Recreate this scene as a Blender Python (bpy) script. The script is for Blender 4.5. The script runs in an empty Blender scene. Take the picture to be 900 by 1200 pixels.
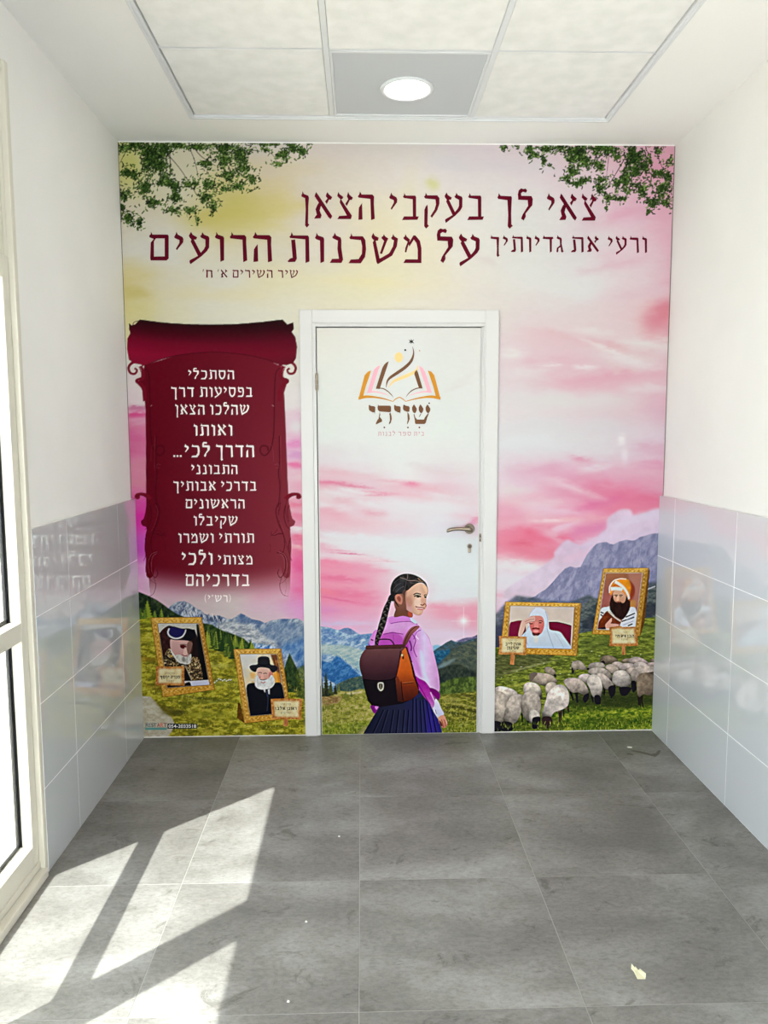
import bpy, bmesh, math
import numpy as np
from mathutils import Vector, Matrix
from mathutils.geometry import tessellate_polygon

# ------------------------------------------------------------------ camera, world, sun, exposure
sc = bpy.context.scene
COL = sc.collection
F_PX, PITCH, YAW, ROLL = 906.19, 0.1034, 0.0288, -0.0036
CAM = np.array([0.0161, -3.7578, 1.5155])
XL, XR, H = -1.098, 1.502, 2.854          # left wall, right wall, ceiling height (back wall is y = 0)
YB = -7.2                                 # far end of the corridor behind the camera
FW = np.array([math.sin(YAW)*math.cos(PITCH), math.cos(YAW)*math.cos(PITCH), -math.sin(PITCH)])
_r = np.array([math.cos(YAW), -math.sin(YAW), 0.0]); _u = np.cross(_r, FW)
RV = _r*math.cos(ROLL)+_u*math.sin(ROLL); UV = -_r*math.sin(ROLL)+_u*math.cos(ROLL)
cam = bpy.data.cameras.new('camera'); cam_o = bpy.data.objects.new('camera', cam); COL.objects.link(cam_o)
cam.sensor_fit = 'VERTICAL'; cam.sensor_height = 36.0; cam.lens = F_PX/1200*36.0; cam.clip_start = 0.05
m = Matrix.Identity(4)
for i in range(3):
    m[i][0], m[i][1], m[i][2], m[i][3] = RV[i], UV[i], -FW[i], CAM[i]
cam_o.matrix_world = m
sc.camera = cam_o

w = bpy.data.worlds.new('sky'); sc.world = w; w.use_nodes = True
bg = w.node_tree.nodes['Background']
bg.inputs[0].default_value = (0.91, 0.935, 0.975, 1); bg.inputs[1].default_value = 3.5
sun = bpy.data.lights.new('sun', 'SUN'); sun.energy = 6.9; sun.angle = math.radians(0.53); sun.color = (1.0, 0.97, 0.92)
sun_o = bpy.data.objects.new('sun', sun); COL.objects.link(sun_o)
SUN_DIR = Vector((1.0, 0.94, -2.55)).normalized()
sun_o.rotation_euler = SUN_DIR.to_track_quat('-Z', 'Y').to_euler(); sun_o.location = (-5, -5, 8)
sc.view_settings.view_transform = 'Standard'; sc.view_settings.look = 'None'
sc.view_settings.exposure = 1.18; sc.view_settings.gamma = 1.0
sc.cycles.use_denoising = True; sc.cycles.denoising_input_passes = 'RGB_ALBEDO_NORMAL'; sc.cycles.denoising_prefilter = 'ACCURATE'; sc.cycles.adaptive_threshold = 0.005
try: sc.view_settings.use_curve_mapping = False
except Exception: pass

# ------------------------------------------------------------------ helpers
def s2l(c):
    c = np.asarray(c, float)
    return np.where(c <= 0.04045, c/12.92, ((c+0.055)/1.055)**2.4)
def rgb(r, g, b):
    return tuple(float(x) for x in s2l(np.array([r, g, b])/255.0))+(1.0,)

def material(name, color, rough=0.5, metal=0.0, spec=0.5, emit=None, strength=0.0, trans=0.0, ior=1.45, coat=0.0):
    mt = bpy.data.materials.new(name); mt.use_nodes = True
    b = mt.node_tree.nodes['Principled BSDF']
    b.inputs['Base Color'].default_value = color; b.inputs['Roughness'].default_value = rough
    b.inputs['Metallic'].default_value = metal; b.inputs['Specular IOR Level'].default_value = spec
    b.inputs['Transmission Weight'].default_value = trans; b.inputs['IOR'].default_value = ior
    b.inputs['Coat Weight'].default_value = coat
    if emit: b.inputs['Emission Color'].default_value = emit; b.inputs['Emission Strength'].default_value = strength
    return mt

def noise_mat(name, c1, c2, scale=4.0, rough=0.5, bump=0.0, bscale=200.0, stretch=(1, 1, 1), spec=0.5, detail=6.0, lo=0.35, hi=0.65, metal=0.0):
    mt = material(name, c1, rough, metal, spec); nt = mt.node_tree; b = nt.nodes['Principled BSDF']
    tc = nt.nodes.new('ShaderNodeNewGeometry'); mp = nt.nodes.new('ShaderNodeMapping'); mp.inputs['Scale'].default_value = stretch
    n = nt.nodes.new('ShaderNodeTexNoise'); n.inputs['Scale'].default_value = scale; n.inputs['Detail'].default_value = detail
    r = nt.nodes.new('ShaderNodeValToRGB'); r.color_ramp.elements[0].color = c1; r.color_ramp.elements[1].color = c2
    r.color_ramp.elements[0].position = lo; r.color_ramp.elements[1].position = hi
    L = nt.links.new
    L(tc.outputs['Position'], mp.inputs[0]); L(mp.outputs[0], n.inputs['Vector']); L(n.outputs['Fac'], r.inputs[0]); L(r.outputs[0], b.inputs['Base Color'])
    if bump:
        n2 = nt.nodes.new('ShaderNodeTexNoise'); n2.inputs['Scale'].default_value = bscale; n2.inputs['Detail'].default_value = 4
        bp = nt.nodes.new('ShaderNodeBump'); bp.inputs['Strength'].default_value = bump; bp.inputs['Distance'].default_value = 0.002
        L(tc.outputs['Position'], n2.inputs['Vector']); L(n2.outputs['Fac'], bp.inputs['Height']); L(bp.outputs[0], b.inputs['Normal'])
    return mt

def link(name, mesh, mat=None, parent=None, loc=(0, 0, 0), **props):
    o = bpy.data.objects.new(name, mesh); COL.objects.link(o); o.location = loc
    if mat and mesh and not mesh.materials: mesh.materials.append(mat)
    if parent: o.parent = parent
    for k, v in props.items(): o[k] = v
    return o
def empty(name, loc=(0, 0, 0), parent=None, **props):
    o = bpy.data.objects.new(name, None); COL.objects.link(o); o.location = loc
    if parent: o.parent = parent
    for k, v in props.items(): o[k] = v
    return o

def box_bm(bm, lo, hi, bev=0.0, seg=1):
    lo = Vector(lo); hi = Vector(hi)
    r = bmesh.ops.create_cube(bm, size=1.0)
    vs = r['verts']
    bmesh.ops.scale(bm, vec=hi-lo, verts=vs); bmesh.ops.translate(bm, vec=(lo+hi)/2, verts=vs)
    if bev > 0:
        es = list({e for v in vs for e in v.link_edges})
        bmesh.ops.bevel(bm, geom=es, offset=bev, segments=seg, affect='EDGES', profile=0.5)
def to_mesh(bm, name, smooth=False):
    me = bpy.data.meshes.new(name); bm.normal_update()
    if smooth:
        for f in bm.faces: f.smooth = True
    bm.to_mesh(me); bm.free(); return me
def boxes(name, lst, mat, parent=None, bev=0.0, seg=1, **props):
    bm = bmesh.new()
    for lo, hi in lst: box_bm(bm, lo, hi, bev, seg)
    return link(name, to_mesh(bm, name), mat, parent, **props)
def cyl_bm(bm, c, axis, r, h, seg=32, r2=None, bev=0.0):
    res = bmesh.ops.create_cone(bm, cap_ends=True, segments=seg, radius1=r, radius2=r if r2 is None else r2, depth=h)
    vs = res['verts']
    rot = Vector((0, 0, 1)).rotation_difference(Vector(axis)).to_matrix()
    if bev:
        es = [e for e in {e for v in vs for e in v.link_edges} if len([f for f in e.link_faces if len(f.verts) > 4]) > 0]
        nv = bmesh.ops.bevel(bm, geom=es, offset=bev, segments=2, affect='EDGES')
        vs = list({v for f in nv['faces'] for v in f.verts} | {v for v in vs if v.is_valid})
    bmesh.ops.rotate(bm, cent=(0, 0, 0), matrix=rot, verts=vs); bmesh.ops.translate(bm, vec=c, verts=vs)

# ------------------------------------------------------------------ materials
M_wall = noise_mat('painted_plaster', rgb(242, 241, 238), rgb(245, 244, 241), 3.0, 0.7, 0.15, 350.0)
M_wall_dimmed = noise_mat('painted_plaster_dimmed', rgb(230, 229, 226), rgb(233, 232, 229), 3.0, 0.7, 0.15, 350.0)  # wall plaster darkened to offset the strong window light on this side
M_ceil = noise_mat('ceiling_plaster', rgb(247, 247, 244), rgb(249, 249, 246), 2.0, 0.8, 0.05, 300.0)
M_tile = material('glossy_white_wall_tile', rgb(204, 209, 213), 0.0, spec=0.5, ior=1.5, coat=1.0)
M_tile.node_tree.nodes['Principled BSDF'].inputs['Coat Roughness'].default_value = 0.0; M_tile.node_tree.nodes['Principled BSDF'].inputs['Coat IOR'].default_value = 1.6
M_grout = material('white_grout', rgb(250, 250, 248), 0.8)
M_door = material('white_door_lacquer', rgb(208, 207, 205), 0.35)
M_alu = material('cream_powder_coated_aluminium', rgb(218, 214, 200), 0.4)
M_gasket = material('black_rubber_gasket', rgb(24, 26, 30), 0.5)
M_nickel = material('brushed_nickel', rgb(138, 126, 110), 0.32, metal=1.0)
M_steel = material('dark_steel', rgb(70, 66, 62), 0.4, metal=1.0)
M_profile = material('pale_anodised_ceiling_profile', rgb(226, 229, 231), 0.4)
M_panel = noise_mat('mineral_fibre_panel', rgb(236, 237, 234), rgb(245, 245, 243), 14.0, 0.9, 0.5, 260.0)
M_lightpanel = material('grey_metal_panel', rgb(200, 204, 209), 0.45)
M_diffuser = material('lit_opal_diffuser', rgb(255, 255, 255), 0.4, emit=(1.0, 0.98, 0.94, 1), strength=13.0)
M_glass = material('window_glass', (1, 1, 1, 1), 0.0, trans=1.0, ior=1.45)

def thin_glass():
    mt = bpy.data.materials.new('clear_thin_glass'); mt.use_nodes = True; nt = mt.node_tree; nt.nodes.clear()
    out = nt.nodes.new('ShaderNodeOutputMaterial'); mix = nt.nodes.new('ShaderNodeMixShader')
    tr = nt.nodes.new('ShaderNodeBsdfTransparent'); tr.inputs[0].default_value = (0.93, 0.96, 0.95, 1)
    gl = nt.nodes.new('ShaderNodeBsdfGlossy'); gl.inputs['Roughness'].default_value = 0.0
    fr = nt.nodes.new('ShaderNodeFresnel'); L = nt.links.new
    gm = nt.nodes.new('ShaderNodeNewGeometry'); mr = nt.nodes.new('ShaderNodeMapRange'); mr.inputs[3].default_value = 1.45; mr.inputs[4].default_value = 1/1.45
    L(gm.outputs['Backfacing'], mr.inputs[0]); L(mr.outputs[0], fr.inputs['IOR'])
    L(fr.outputs[0], mix.inputs[0]); L(tr.outputs[0], mix.inputs[1]); L(gl.outputs[0], mix.inputs[2]); L(mix.outputs[0], out.inputs[0])
    return mt
M_pane = thin_glass()

def floor_mat():
    mt = material('grey_concrete_look_porcelain', rgb(125, 122, 117), 0.42, spec=0.45); nt = mt.node_tree; b = nt.nodes['Principled BSDF']; L = nt.links.new
    g = nt.nodes.new('ShaderNodeNewGeometry'); oi = nt.nodes.new('ShaderNodeObjectInfo')
    off = nt.nodes.new('ShaderNodeVectorMath'); off.operation = 'MULTIPLY_ADD'
    comb = nt.nodes.new('ShaderNodeCombineXYZ'); L(oi.outputs['Random'], comb.inputs[0]); L(oi.outputs['Random'], comb.inputs[1])
    off.inputs[1].default_value = (7, 13, 0); L(comb.outputs[0], off.inputs[0]); L(g.outputs['Position'], off.inputs[2])
    def noise(sc_, det, st=(1, 1, 1), rough=0.55, dist=0.0):
        mp = nt.nodes.new('ShaderNodeMapping'); mp.inputs['Scale'].default_value = st
        n = nt.nodes.new('ShaderNodeTexNoise'); n.inputs['Scale'].default_value = sc_; n.inputs['Detail'].default_value = det
        n.inputs['Roughness'].default_value = rough; n.inputs['Distortion'].default_value = dist
        L(off.outputs[0], mp.inputs[0]); L(mp.outputs[0], n.inputs['Vector']); return n.outputs['Fac']
    def ramp(fac, stops):
        r = nt.nodes.new('ShaderNodeValToRGB'); e = r.color_ramp.elements
        e[0].position, e[0].color = stops[0]; e[1].position, e[1].color = stops[-1]
        for p_, c_ in stops[1:-1]:
            q = e.new(p_); q.color = c_
        L(fac, r.inputs[0]); return r.outputs[0]
    base = ramp(noise(2.3, 9, (0.8, 1.3, 1), 0.6, 0.3), [(0.33, rgb(114, 112, 108)), (0.5, rgb(134, 132, 128)), (0.66, rgb(161, 160, 157))])
    fine = ramp(noise(60, 8, (0.75, 1.3, 1), 0.8, 0.3), [(0.30, rgb(196, 194, 192)), (0.55, rgb(246, 246, 246)), (0.75, rgb(255, 255, 255))])
    pits = ramp(noise(7, 10, (0.8, 1.2, 1), 0.75, 1.2), [(0.34, rgb(196, 193, 189)), (0.42, rgb(250, 250, 250)), (0.66, rgb(255, 255, 255))])
    m1 = nt.nodes.new('ShaderNodeMixRGB'); m1.blend_type = 'MULTIPLY'; m1.inputs[0].default_value = 1; L(base, m1.inputs[1]); L(fine, m1.inputs[2])
    m2 = nt.nodes.new('ShaderNodeMixRGB'); m2.blend_type = 'MULTIPLY'; m2.inputs[0].default_value = 1; L(m1.outputs[0], m2.inputs[1]); L(pits, m2.inputs[2])
    hsv = nt.nodes.new('ShaderNodeHueSaturation'); mr = nt.nodes.new('ShaderNodeMapRange'); mr.inputs[3].default_value = 0.95; mr.inputs[4].default_value = 1.05
    L(oi.outputs['Random'], mr.inputs[0]); L(mr.outputs[0], hsv.inputs['Value']); L(m2.outputs[0], hsv.inputs['Color']); L(hsv.outputs[0], b.inputs['Base Color'])
    rr = nt.nodes.new('ShaderNodeMapRange'); rr.inputs[3].default_value = 0.34; rr.inputs[4].default_value = 0.52; L(noise(14, 6), rr.inputs[0]); L(rr.outputs[0], b.inputs['Roughness'])
    bp = nt.nodes.new('ShaderNodeBump'); bp.inputs['Strength'].default_value = 0.22; bp.inputs['Distance'].default_value = 0.0015
    L(noise(45, 8, (0.5, 1.6, 1)), bp.inputs['Height']); L(bp.outputs[0], b.inputs['Normal'])
    return mt
M_floor = floor_mat()
M_joint = material('floor_grout', rgb(160, 158, 152), 0.85)

# ------------------------------------------------------------------ floor
floor = boxes('floor', [((XL-0.02, YB, -0.10), (XR+0.02, 0.05, -0.0012))], M_joint, kind='structure', label='grey concrete-look tiled floor with thin joints')
cols = [XL, -0.6, 0.0, 0.6, 1.2, XR]
rows = [0.0, -0.672]; y = -0.672
while y-0.6 > YB: y -= 0.6; rows.append(y)
rows.append(YB)
g = 0.0013
for i in range(len(cols)-1):
    for j in range(len(rows)-1):
        boxes('floor_tile', [((cols[i]+g, rows[j+1]+g, -0.009), (cols[i+1]-g, rows[j]-g, 0.0))], M_floor, floor, bev=0.0006)

# ------------------------------------------------------------------ walls
DX0, DX1, DZ = -0.214, 0.612, 2.030       # door opening
boxes('wall_back', [((XL-0.2, 0.0, 0.0), (DX0-0.03, 0.16, H)), ((DX1+0.03, 0.0, 0.0), (XR+0.2, 0.16, H)), ((DX0-0.03, 0.0, DZ+0.03), (DX1+0.03, 0.16, H))], M_wall, kind='structure')
WY0, WY1, WZ = -1.182, -3.196, 2.656       # glazed screen in the left wall
WT = 0.22
VY0, VY1, VZ = -4.30, -6.60, 2.656        # unseen glazed screen added behind the camera for fill light
wl = boxes('wall_left', [((XL-WT, WY0, 0), (XL, 0.0, H)), ((XL-WT, WY1, WZ), (XL, WY0, H)), ((XL-WT, VY0, 0), (XL, WY1, H)),
                         ((XL-WT, VY1, VZ), (XL, VY0, H)), ((XL-WT, YB, 0), (XL, VY1, H))], M_wall, kind='structure')
wr = boxes('wall_right', [((XR, YB, 0), (XR+0.2, 0.0, H))], M_wall_dimmed, kind='structure')
boxes('wall_front', [((XL-WT, YB-0.2, 0), (XL+0.30, YB, H)), ((XR-0.30, YB-0.2, 0), (XR+0.2, YB, H)), ((XL+0.30, YB-0.2, 2.5), (XR-0.30, YB, H))], M_wall, kind='structure')  # unseen end wall; wide opening put in to admit sky fill

# glazed wainscot tiles, 60 x 30 cm, four courses
def wainscot(wall, side, x, y_lo, y_hi, first):
    s = 1 if side == 'left' else -1
    a, b_ = sorted((x, x+s*0.0192))
    boxes('tile_backing', [((a, y_lo, 0.0), (b_, y_hi, 1.198))], M_grout, wall)
    ys = [y_hi]; yy = first
    while yy > y_lo+0.02:
        ys.append(yy); yy -= 0.6
    ys.append(y_lo)
    for k in range(4):
        for j in range(len(ys)-1):
            lo, hi = sorted((x+s*0.010, x+s*0.020))
            boxes('wall_tile', [((lo, ys[j+1]+0.0011, 0.3*k+0.0011), (hi, ys[j]-0.0011, 0.3*(k+1)-0.0011))], M_tile, wall, bev=0.0008)
wainscot(wl, 'left', XL, WY0, -0.0015, -0.28)
wainscot(wl, 'left', XL, VY0, WY1, -3.88)
wainscot(wr, 'right', XR, YB, -0.0015, -0.195)

# ------------------------------------------------------------------ ceiling: plaster margin round a grid of panels
GX0, GX1, GY0 = -0.708, 1.100, -0.270
GY1 = GY0-0.6*11
ceil = boxes('ceiling', [((XL-WT, GY0, H), (XR+0.2, 0.16, H+0.12)), ((XL-WT, YB-0.2, H), (XR+0.2, GY1, H+0.12)),
                         ((XL-WT, GY1, H), (GX0, GY0, H+0.12)), ((GX1, GY1, H), (XR+0.2, GY0, H+0.12)),
                         ((XL-WT, YB-0.2, H+0.10), (XR+0.2, 0.16, H+0.14))], M_ceil, kind='structure', label='white plaster ceiling margin around a recessed panel grid')
# perimeter profile
pw = 0.022
prof = []
for z0, z1, ww in ((H-0.006, H+0.004, 0.010), (H-0.002, H+0.030, pw)):
    prof += [((GX0, GY0-ww, z0), (GX1, GY0, z1)), ((GX0, GY1, z0), (GX0+ww, GY0-ww, z1)), ((GX1-ww, GY1, z0), (GX1, GY0-ww, z1))]
boxes('edge_profile', prof, M_profile, ceil, bev=0.0012)
gx = [GX0+0.004, -0.100, 0.500, GX1-0.004]
tees = []
for x in gx[1:3]: tees.append(((x-0.0100, GY1, H+0.002), (x+0.0100, GY0-pw, H+0.03)))
for k in range(1, 11):
    yy = GY0-0.6*k
    tees.append(((GX0+pw, yy-0.004, H+0.004), (GX1-pw, yy+0.004, H+0.03)))
boxes('tee_bar', tees, M_profile, ceil)
light_cells = {(1, 0), (1, 4), (1, 8)}
for i in range(3):
    for j in range(11):
        x0 = gx[i]+(0.023 if i == 0 else 0.0112); x1 = gx[i+1]-(0.023 if i == 2 else 0.0112)
        y1 = GY0-0.6*j-(0.028 if j == 0 else 0.0065); y0 = GY0-0.6*(j+1)+0.0065
        if (i, j) in light_cells:
            boxes('light_panel_rim', [((x0, y0, H+0.001), (x1, y0+0.012, H+0.02)), ((x0, y1-0.012, H+0.001), (x1, y1, H+0.02)),
                                      ((x0, y0+0.012, H+0.001), (x0+0.010, y1-0.012, H+0.02)), ((x1-0.010, y0+0.012, H+0.001), (x1, y1-0.012, H+0.02))], M_profile, ceil, bev=0.001)
            boxes('metal_ceiling_panel', [((x0+0.010, y0+0.012, H+0.006), (x1-0.010, y1-0.012, H+0.02))], M_lightpanel, ceil, label='flat grey metal panel around the round light')
        else:
            boxes('ceiling_panel', [((x0, y0, H+0.004), (x1, y1, H+0.02))], M_panel, ceil, bev=0.0015)
def downlight(x, y, label):
    root = empty('round_ceiling_light', (x, y, H+0.006), label=label, category='ceiling light')
    bm = bmesh.new(); N = 64
    prof_ = [(0.086, -0.002), (0.088, -0.007), (0.096, -0.009), (0.104, -0.006), (0.106, 0.0), (0.086, 0.0)]
    ring = [[bm.verts.new((r*math.cos(2*math.pi*k/N), r*math.sin(2*math.pi*k/N), z)) for k in range(N)] for r, z in prof_]
    for a_ in range(len(prof_)):
        A, B = ring[a_], ring[(a_+1) % len(prof_)]
        for k in range(N): bm.faces.new((A[k], A[(k+1) % N], B[(k+1) % N], B[k]))
    bmesh.ops.recalc_face_normals(bm, faces=bm.faces)
    link('trim_ring', to_mesh(bm, 'trim_ring', True), M_profile, root)
    bm = bmesh.new(); cyl_bm(bm, (0, 0, -0.002), (0, 0, 1), 0.0865, 0.004, 64)
    link('diffuser', to_mesh(bm, 'diffuser'), M_diffuser, root)
    return root
downlight(0.205, -0.560, 'round white recessed light glowing in the grey ceiling panel')
downlight(0.205, GY0-0.6*4.5, 'unseen round recessed light added for fill behind the viewer')  # extra lamp out of view, added as fill light
downlight(0.205, GY0-0.6*8.5, 'unseen round recessed light added for fill at the far end behind the viewer')  # second added lamp out of view, also for fill

# ------------------------------------------------------------------ glazed screens in the left wall
def screen(name, y0, y1, ztop, n):
    """y0 nearest the mural, y1 < y0; n panes side by side"""
    root = empty(name, (XL, y0, 0), kind='structure', label='cream aluminium glazed screen with clear panes')
    P = lambda lo, hi: ((lo[0], lo[1]-y0, lo[2]), (hi[0], hi[1]-y0, hi[2]))
    F = 0.012; xi, xo = -0.075, F       # local x: from outside to room side
    y0m, y1m = y0, y1
    # outer frame
    boxes('frame', [P((xi, y0-0.025, 0.0), (xo-0.012, y0, ztop)), P((xi, y1, 0.0), (xo-0.012, y1+0.025, ztop)),
                    P((xi, y1+0.025, ztop-0.025), (xo-0.012, y0-0.025, ztop))], M_alu, root, bev=0.002)
    boxes('cover_bead', [P((-0.001, y0-0.026, 0.0), (0.019, y0, ztop+0.008)), P((-0.001, y1-0.008, 0.0), (F, y1+0.026, ztop+0.008)), P((-0.001, y1+0.026, ztop-0.026), (F, y0-0.026, ztop+0.008))], M_alu, root, bev=0.003, seg=2)
    boxes('threshold', [P((xi, y1+0.025, 0.0), (0.030, y0-0.026, 0.030)), P((xi, y1+0.025, 0.030), (0.004, y0-0.025, 0.058))], M_alu, root, bev=0.003, seg=2)
    ya, yb = y0-0.025, y1+0.025
    pw_ = ((ya-yb)-(n-1)*0.052)/n
    for k in range(n-1):
        yc = ya-(k+1)*pw_-k*0.052
        boxes('mullion', [P((xi, yc-0.052, 0.058), (-0.002, yc, ztop-0.025))], M_alu, root, bev=0.002)
    for k in range(n):
        a = ya-k*(pw_+0.052); b = a-pw_
        s = 0.046          # sash width
        zb, z1, z2, z3 = 0.130, 0.838, 0.900, 2.000
        sx0, sx1 = -0.055, 0.0
        boxes('sash', [P((sx0, a-s, 0.058), (sx1, a, z3+0.07)), P((sx0, b, 0.058), (sx1, b+s, z3+0.07)),
                       P((sx0, b+s, 0.058), (sx1, a-s, zb)), P((sx0, b+s, z1), (sx1, a-s, z2)), P((sx0, b+s, z3), (sx1, a-s, z3+0.07))], M_alu, root, bev=0.0015)
        for zz0, zz1 in ((zb, z1), (z2, z3)):
            t = 0.013
            boxes('gasket', [P((-0.0555, a-s-0.001, zz0), (-0.034, a-s+0.0005, zz1)), P((-0.046, a-s-t, zz0), (-0.040, a-s, zz1)), P((-0.046, b+s, zz0), (-0.040, b+s+t, zz1)),
                             P((-0.046, b+s, zz0), (-0.040, a-s, zz0+t)), P((-0.046, b+s, zz1-t), (-0.040, a-s, zz1))], M_gasket, root)
            boxes('pane', [P((-0.046, b+s-0.004, zz0-0.004), (-0.042, a-s+0.004, zz1+0.004))], M_pane, root)
        # solid panel over the glass (shutter box cover)
        boxes('header_panel', [P((-0.05, b, z3+0.074), (-0.010, a, ztop-0.025))], M_alu, root, bev=0.003)
        boxes('header_rib', [P((-0.010, b+0.03, z3+0.074+q), (-0.006, a-0.03, z3+0.078+q)) for q in (0.03, 0.40)], M_alu, root)
    return root
screen('window_1', WY0, WY1, WZ, 2)
screen('added_fill_window', VY0, VY1, VZ, 2)  # unseen screen, put in to bring more daylight into the corridor

# ------------------------------------------------------------------ exterior beyond the glass
M_stucco = noise_mat('rough_white_stucco', rgb(232, 234, 230), rgb(246, 247, 244), 30.0, 0.9, 1.0, 90.0)
M_paving = noise_mat('tan_sandstone_paving', rgb(206, 176, 128), rgb(224, 200, 156), 6.0, 0.8, 0.2, 120.0)
M_bounce_paving = noise_mat('pale_bounce_paving', rgb(226, 222, 212), rgb(236, 232, 224), 6.0, 0.8, 0.2, 120.0)  # unseen paving made pale to bounce sunlight up to the ceiling
boxes('exterior_wall', [((-6.0, -0.93, -0.1), (XL-WT-0.005, -0.72, 3.2))], M_stucco, label='rough white stucco wall outside the glass', kind='structure')
gr = boxes('exterior_ground', [((-6.0, -12.0, -0.12), (XL-WT-0.005, -0.94, -0.030))], M_bounce_paving, kind='structure', label='paving outside the glass, paled to bounce light')
for i in range(4):
    for j in range(10):
        boxes('paving_slab', [((-1.322-0.5*(i+1)+0.003, -0.945-0.5*(j+1)+0.003, -0.04), (-1.322-0.5*i-0.003, -0.945-0.5*j-0.003, -0.006))], M_paving if j < 2 else M_bounce_paving, gr, bev=0.002)
boxes('outer_sill', [((XL-WT-0.03, WY1, -0.03), (XL-0.076, WY0, 0.004)), ((XL-WT-0.03, VY1, -0.03), (XL-0.076, VY0, 0.004))], M_alu, gr, bev=0.002)

# ------------------------------------------------------------------ door: casing, frame, leaf, hinges, handle, lock
door = empty('door_1', (0.2, 0.0, 0.0), kind='structure', label='white door wrapped in printed film with logo and schoolgirl')
def D(lo, hi): return ((lo[0]-0.2, lo[1], lo[2]), (hi[0]-0.2, hi[1], hi[2]))
CX0, CX1, CZ = -0.2735, 0.6765, 2.0915
boxes('casing', [D((CX0, -0.014, 0.001), (DX0, 0.0, CZ)), D((DX1, -0.014, 0.001), (CX1, 0.0, CZ)), D((DX0, -0.014, DZ), (DX1, 0.0, CZ))], M_door, door, bev=0.0025, seg=2)
LX0, LX1, LZ = -0.1935, 0.5925, 2.0085
boxes('door_frame', [D((DX0-0.03, -0.007, 0.001), (LX0-0.0045, 0.15, DZ+0.03)), D((LX1+0.012, -0.007, 0.001), (DX1+0.03, 0.15, DZ+0.03)), D((LX0-0.0045, -0.007, LZ+0.005), (LX1+0.012, 0.15, DZ+0.03)),
                     D((LX0-0.0045, 0.042, 0.001), (LX0+0.02, 0.15, LZ+0.005)), D((LX1-0.02, 0.042, 0.001), (LX1+0.012, 0.15, LZ+0.005)), D((LX0+0.02, 0.042, LZ-0.02), (LX1-0.02, 0.15, LZ+0.005))], M_door, door, bev=0.001)
boxes('door_stop', [D((LX1+0.0015, 0.004, 0.001), (LX1+0.0125, 0.030, LZ+0.004))], M_door, door)
leaf = boxes('door_leaf', [D((LX0, -0.002, 0.0015), (LX1, 0.038, LZ))], M_door, door, bev=0.0012)
boxes('gap_shade', [D((LX0-0.0045, 0.030, 0.001), (LX0, 0.040, LZ+0.005)), D((LX0, 0.030, LZ), (LX1, 0.040, LZ+0.005))], M_gasket, door)  # black strips standing in for the shade inside the door gap
for z0 in (1.715, 0.265):
    bm = bmesh.new()
    for q in range(3): cyl_bm(bm, (LX0-0.002-0.2, -0.011, z0+0.013+q*0.0255), (0, 0, 1), 0.0068, 0.0240, 20, bev=0.001)
    cyl_bm(bm, (LX0-0.002-0.2, -0.011, z0+0.038), (0, 0, 1), 0.0045, 0.086, 12)
    link('hinge', to_mesh(bm, 'hinge'), M_nickel if z0 > 1 else M_door, door)
# lever handle on a round rose
HX, HZ = 0.5435-0.2, 1.0405
bm = bmesh.new(); cyl_bm(bm, (HX, -0.0065, HZ), (0, 1, 0), 0.0255, 0.009, 40, bev=0.002); cyl_bm(bm, (HX, -0.013, HZ), (0, 1, 0), 0.0205, 0.006, 40, bev=0.0015)
M_rose = material('dark_nickel_rose', rgb(104, 96, 84), 0.38, metal=1.0)
hd = link('handle', to_mesh(bm, 'handle'), M_rose, door)
bm = bmesh.new(); cyl_bm(bm, (HX, -0.032, HZ), (0, 1, 0), 0.0095, 0.042, 24)
path = [(0.006, 0, 0.0100), (-0.006, 0.0015, 0.0105), (-0.028, 0.004, 0.0090), (-0.055, 0.0055, 0.0078), (-0.080, 0.0050, 0.0080), (-0.098, 0.0020, 0.0088), (-0.112, -0.0030, 0.0085), (-0.117, -0.005, 0.005)]
prev = None
for dx, dz, rad in path:
    ring = [bm.verts.new((HX+dx, -0.051+0.75*rad*math.cos(t), HZ+dz+rad*math.sin(t))) for t in [2*math.pi*k/16 for k in range(16)]]
    if prev:
        for k in range(16): bm.faces.new((prev[k], prev[(k+1) % 16], ring[(k+1) % 16], ring[k]))
    else: bm.faces.new(ring)
    prev = ring
bm.faces.new(prev[::-1]); bmesh.ops.recalc_face_normals(bm, faces=bm.faces)
link('lever', to_mesh(bm, 'lever', True), M_nickel, hd)
# cylinder lock under the handle
LKX, LKZ = 0.5445-0.2, 0.944
bm = bmesh.new(); cyl_bm(bm, (LKX, -0.0055, LKZ+0.010), (0, 1, 0), 0.0125, 0.008, 32, bev=0.001)
box_bm(bm, (LKX-0.0075, -0.0095, LKZ-0.022), (LKX+0.0075, -0.0015, LKZ+0.008), 0.002, 2)
lk = link('lock_cylinder', to_mesh(bm, 'lock_cylinder'), M_nickel, door)
bm = bmesh.new(); cyl_bm(bm, (LKX, -0.0105, LKZ+0.010), (0, 1, 0), 0.0085, 0.004, 24); box_bm(bm, (LKX-0.0012, -0.0135, LKZ+0.001), (LKX+0.0012, -0.0120, LKZ+0.013))
link('keyway', to_mesh(bm, 'keyway'), M_steel, lk)
boxes('latch_plate', [D((LX1+0.0005, -0.0035, 0.975), (LX1+0.010, 0.02, 1.015))], M_nickel, door)
boxes('latch_bolt', [D((LX1+0.001, -0.006, 0.998), (LX1+0.008, 0.001, 1.008)), D((LX1+0.001, -0.006, 0.980), (LX1+0.008, 0.001, 0.987))], M_steel, door)

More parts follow.
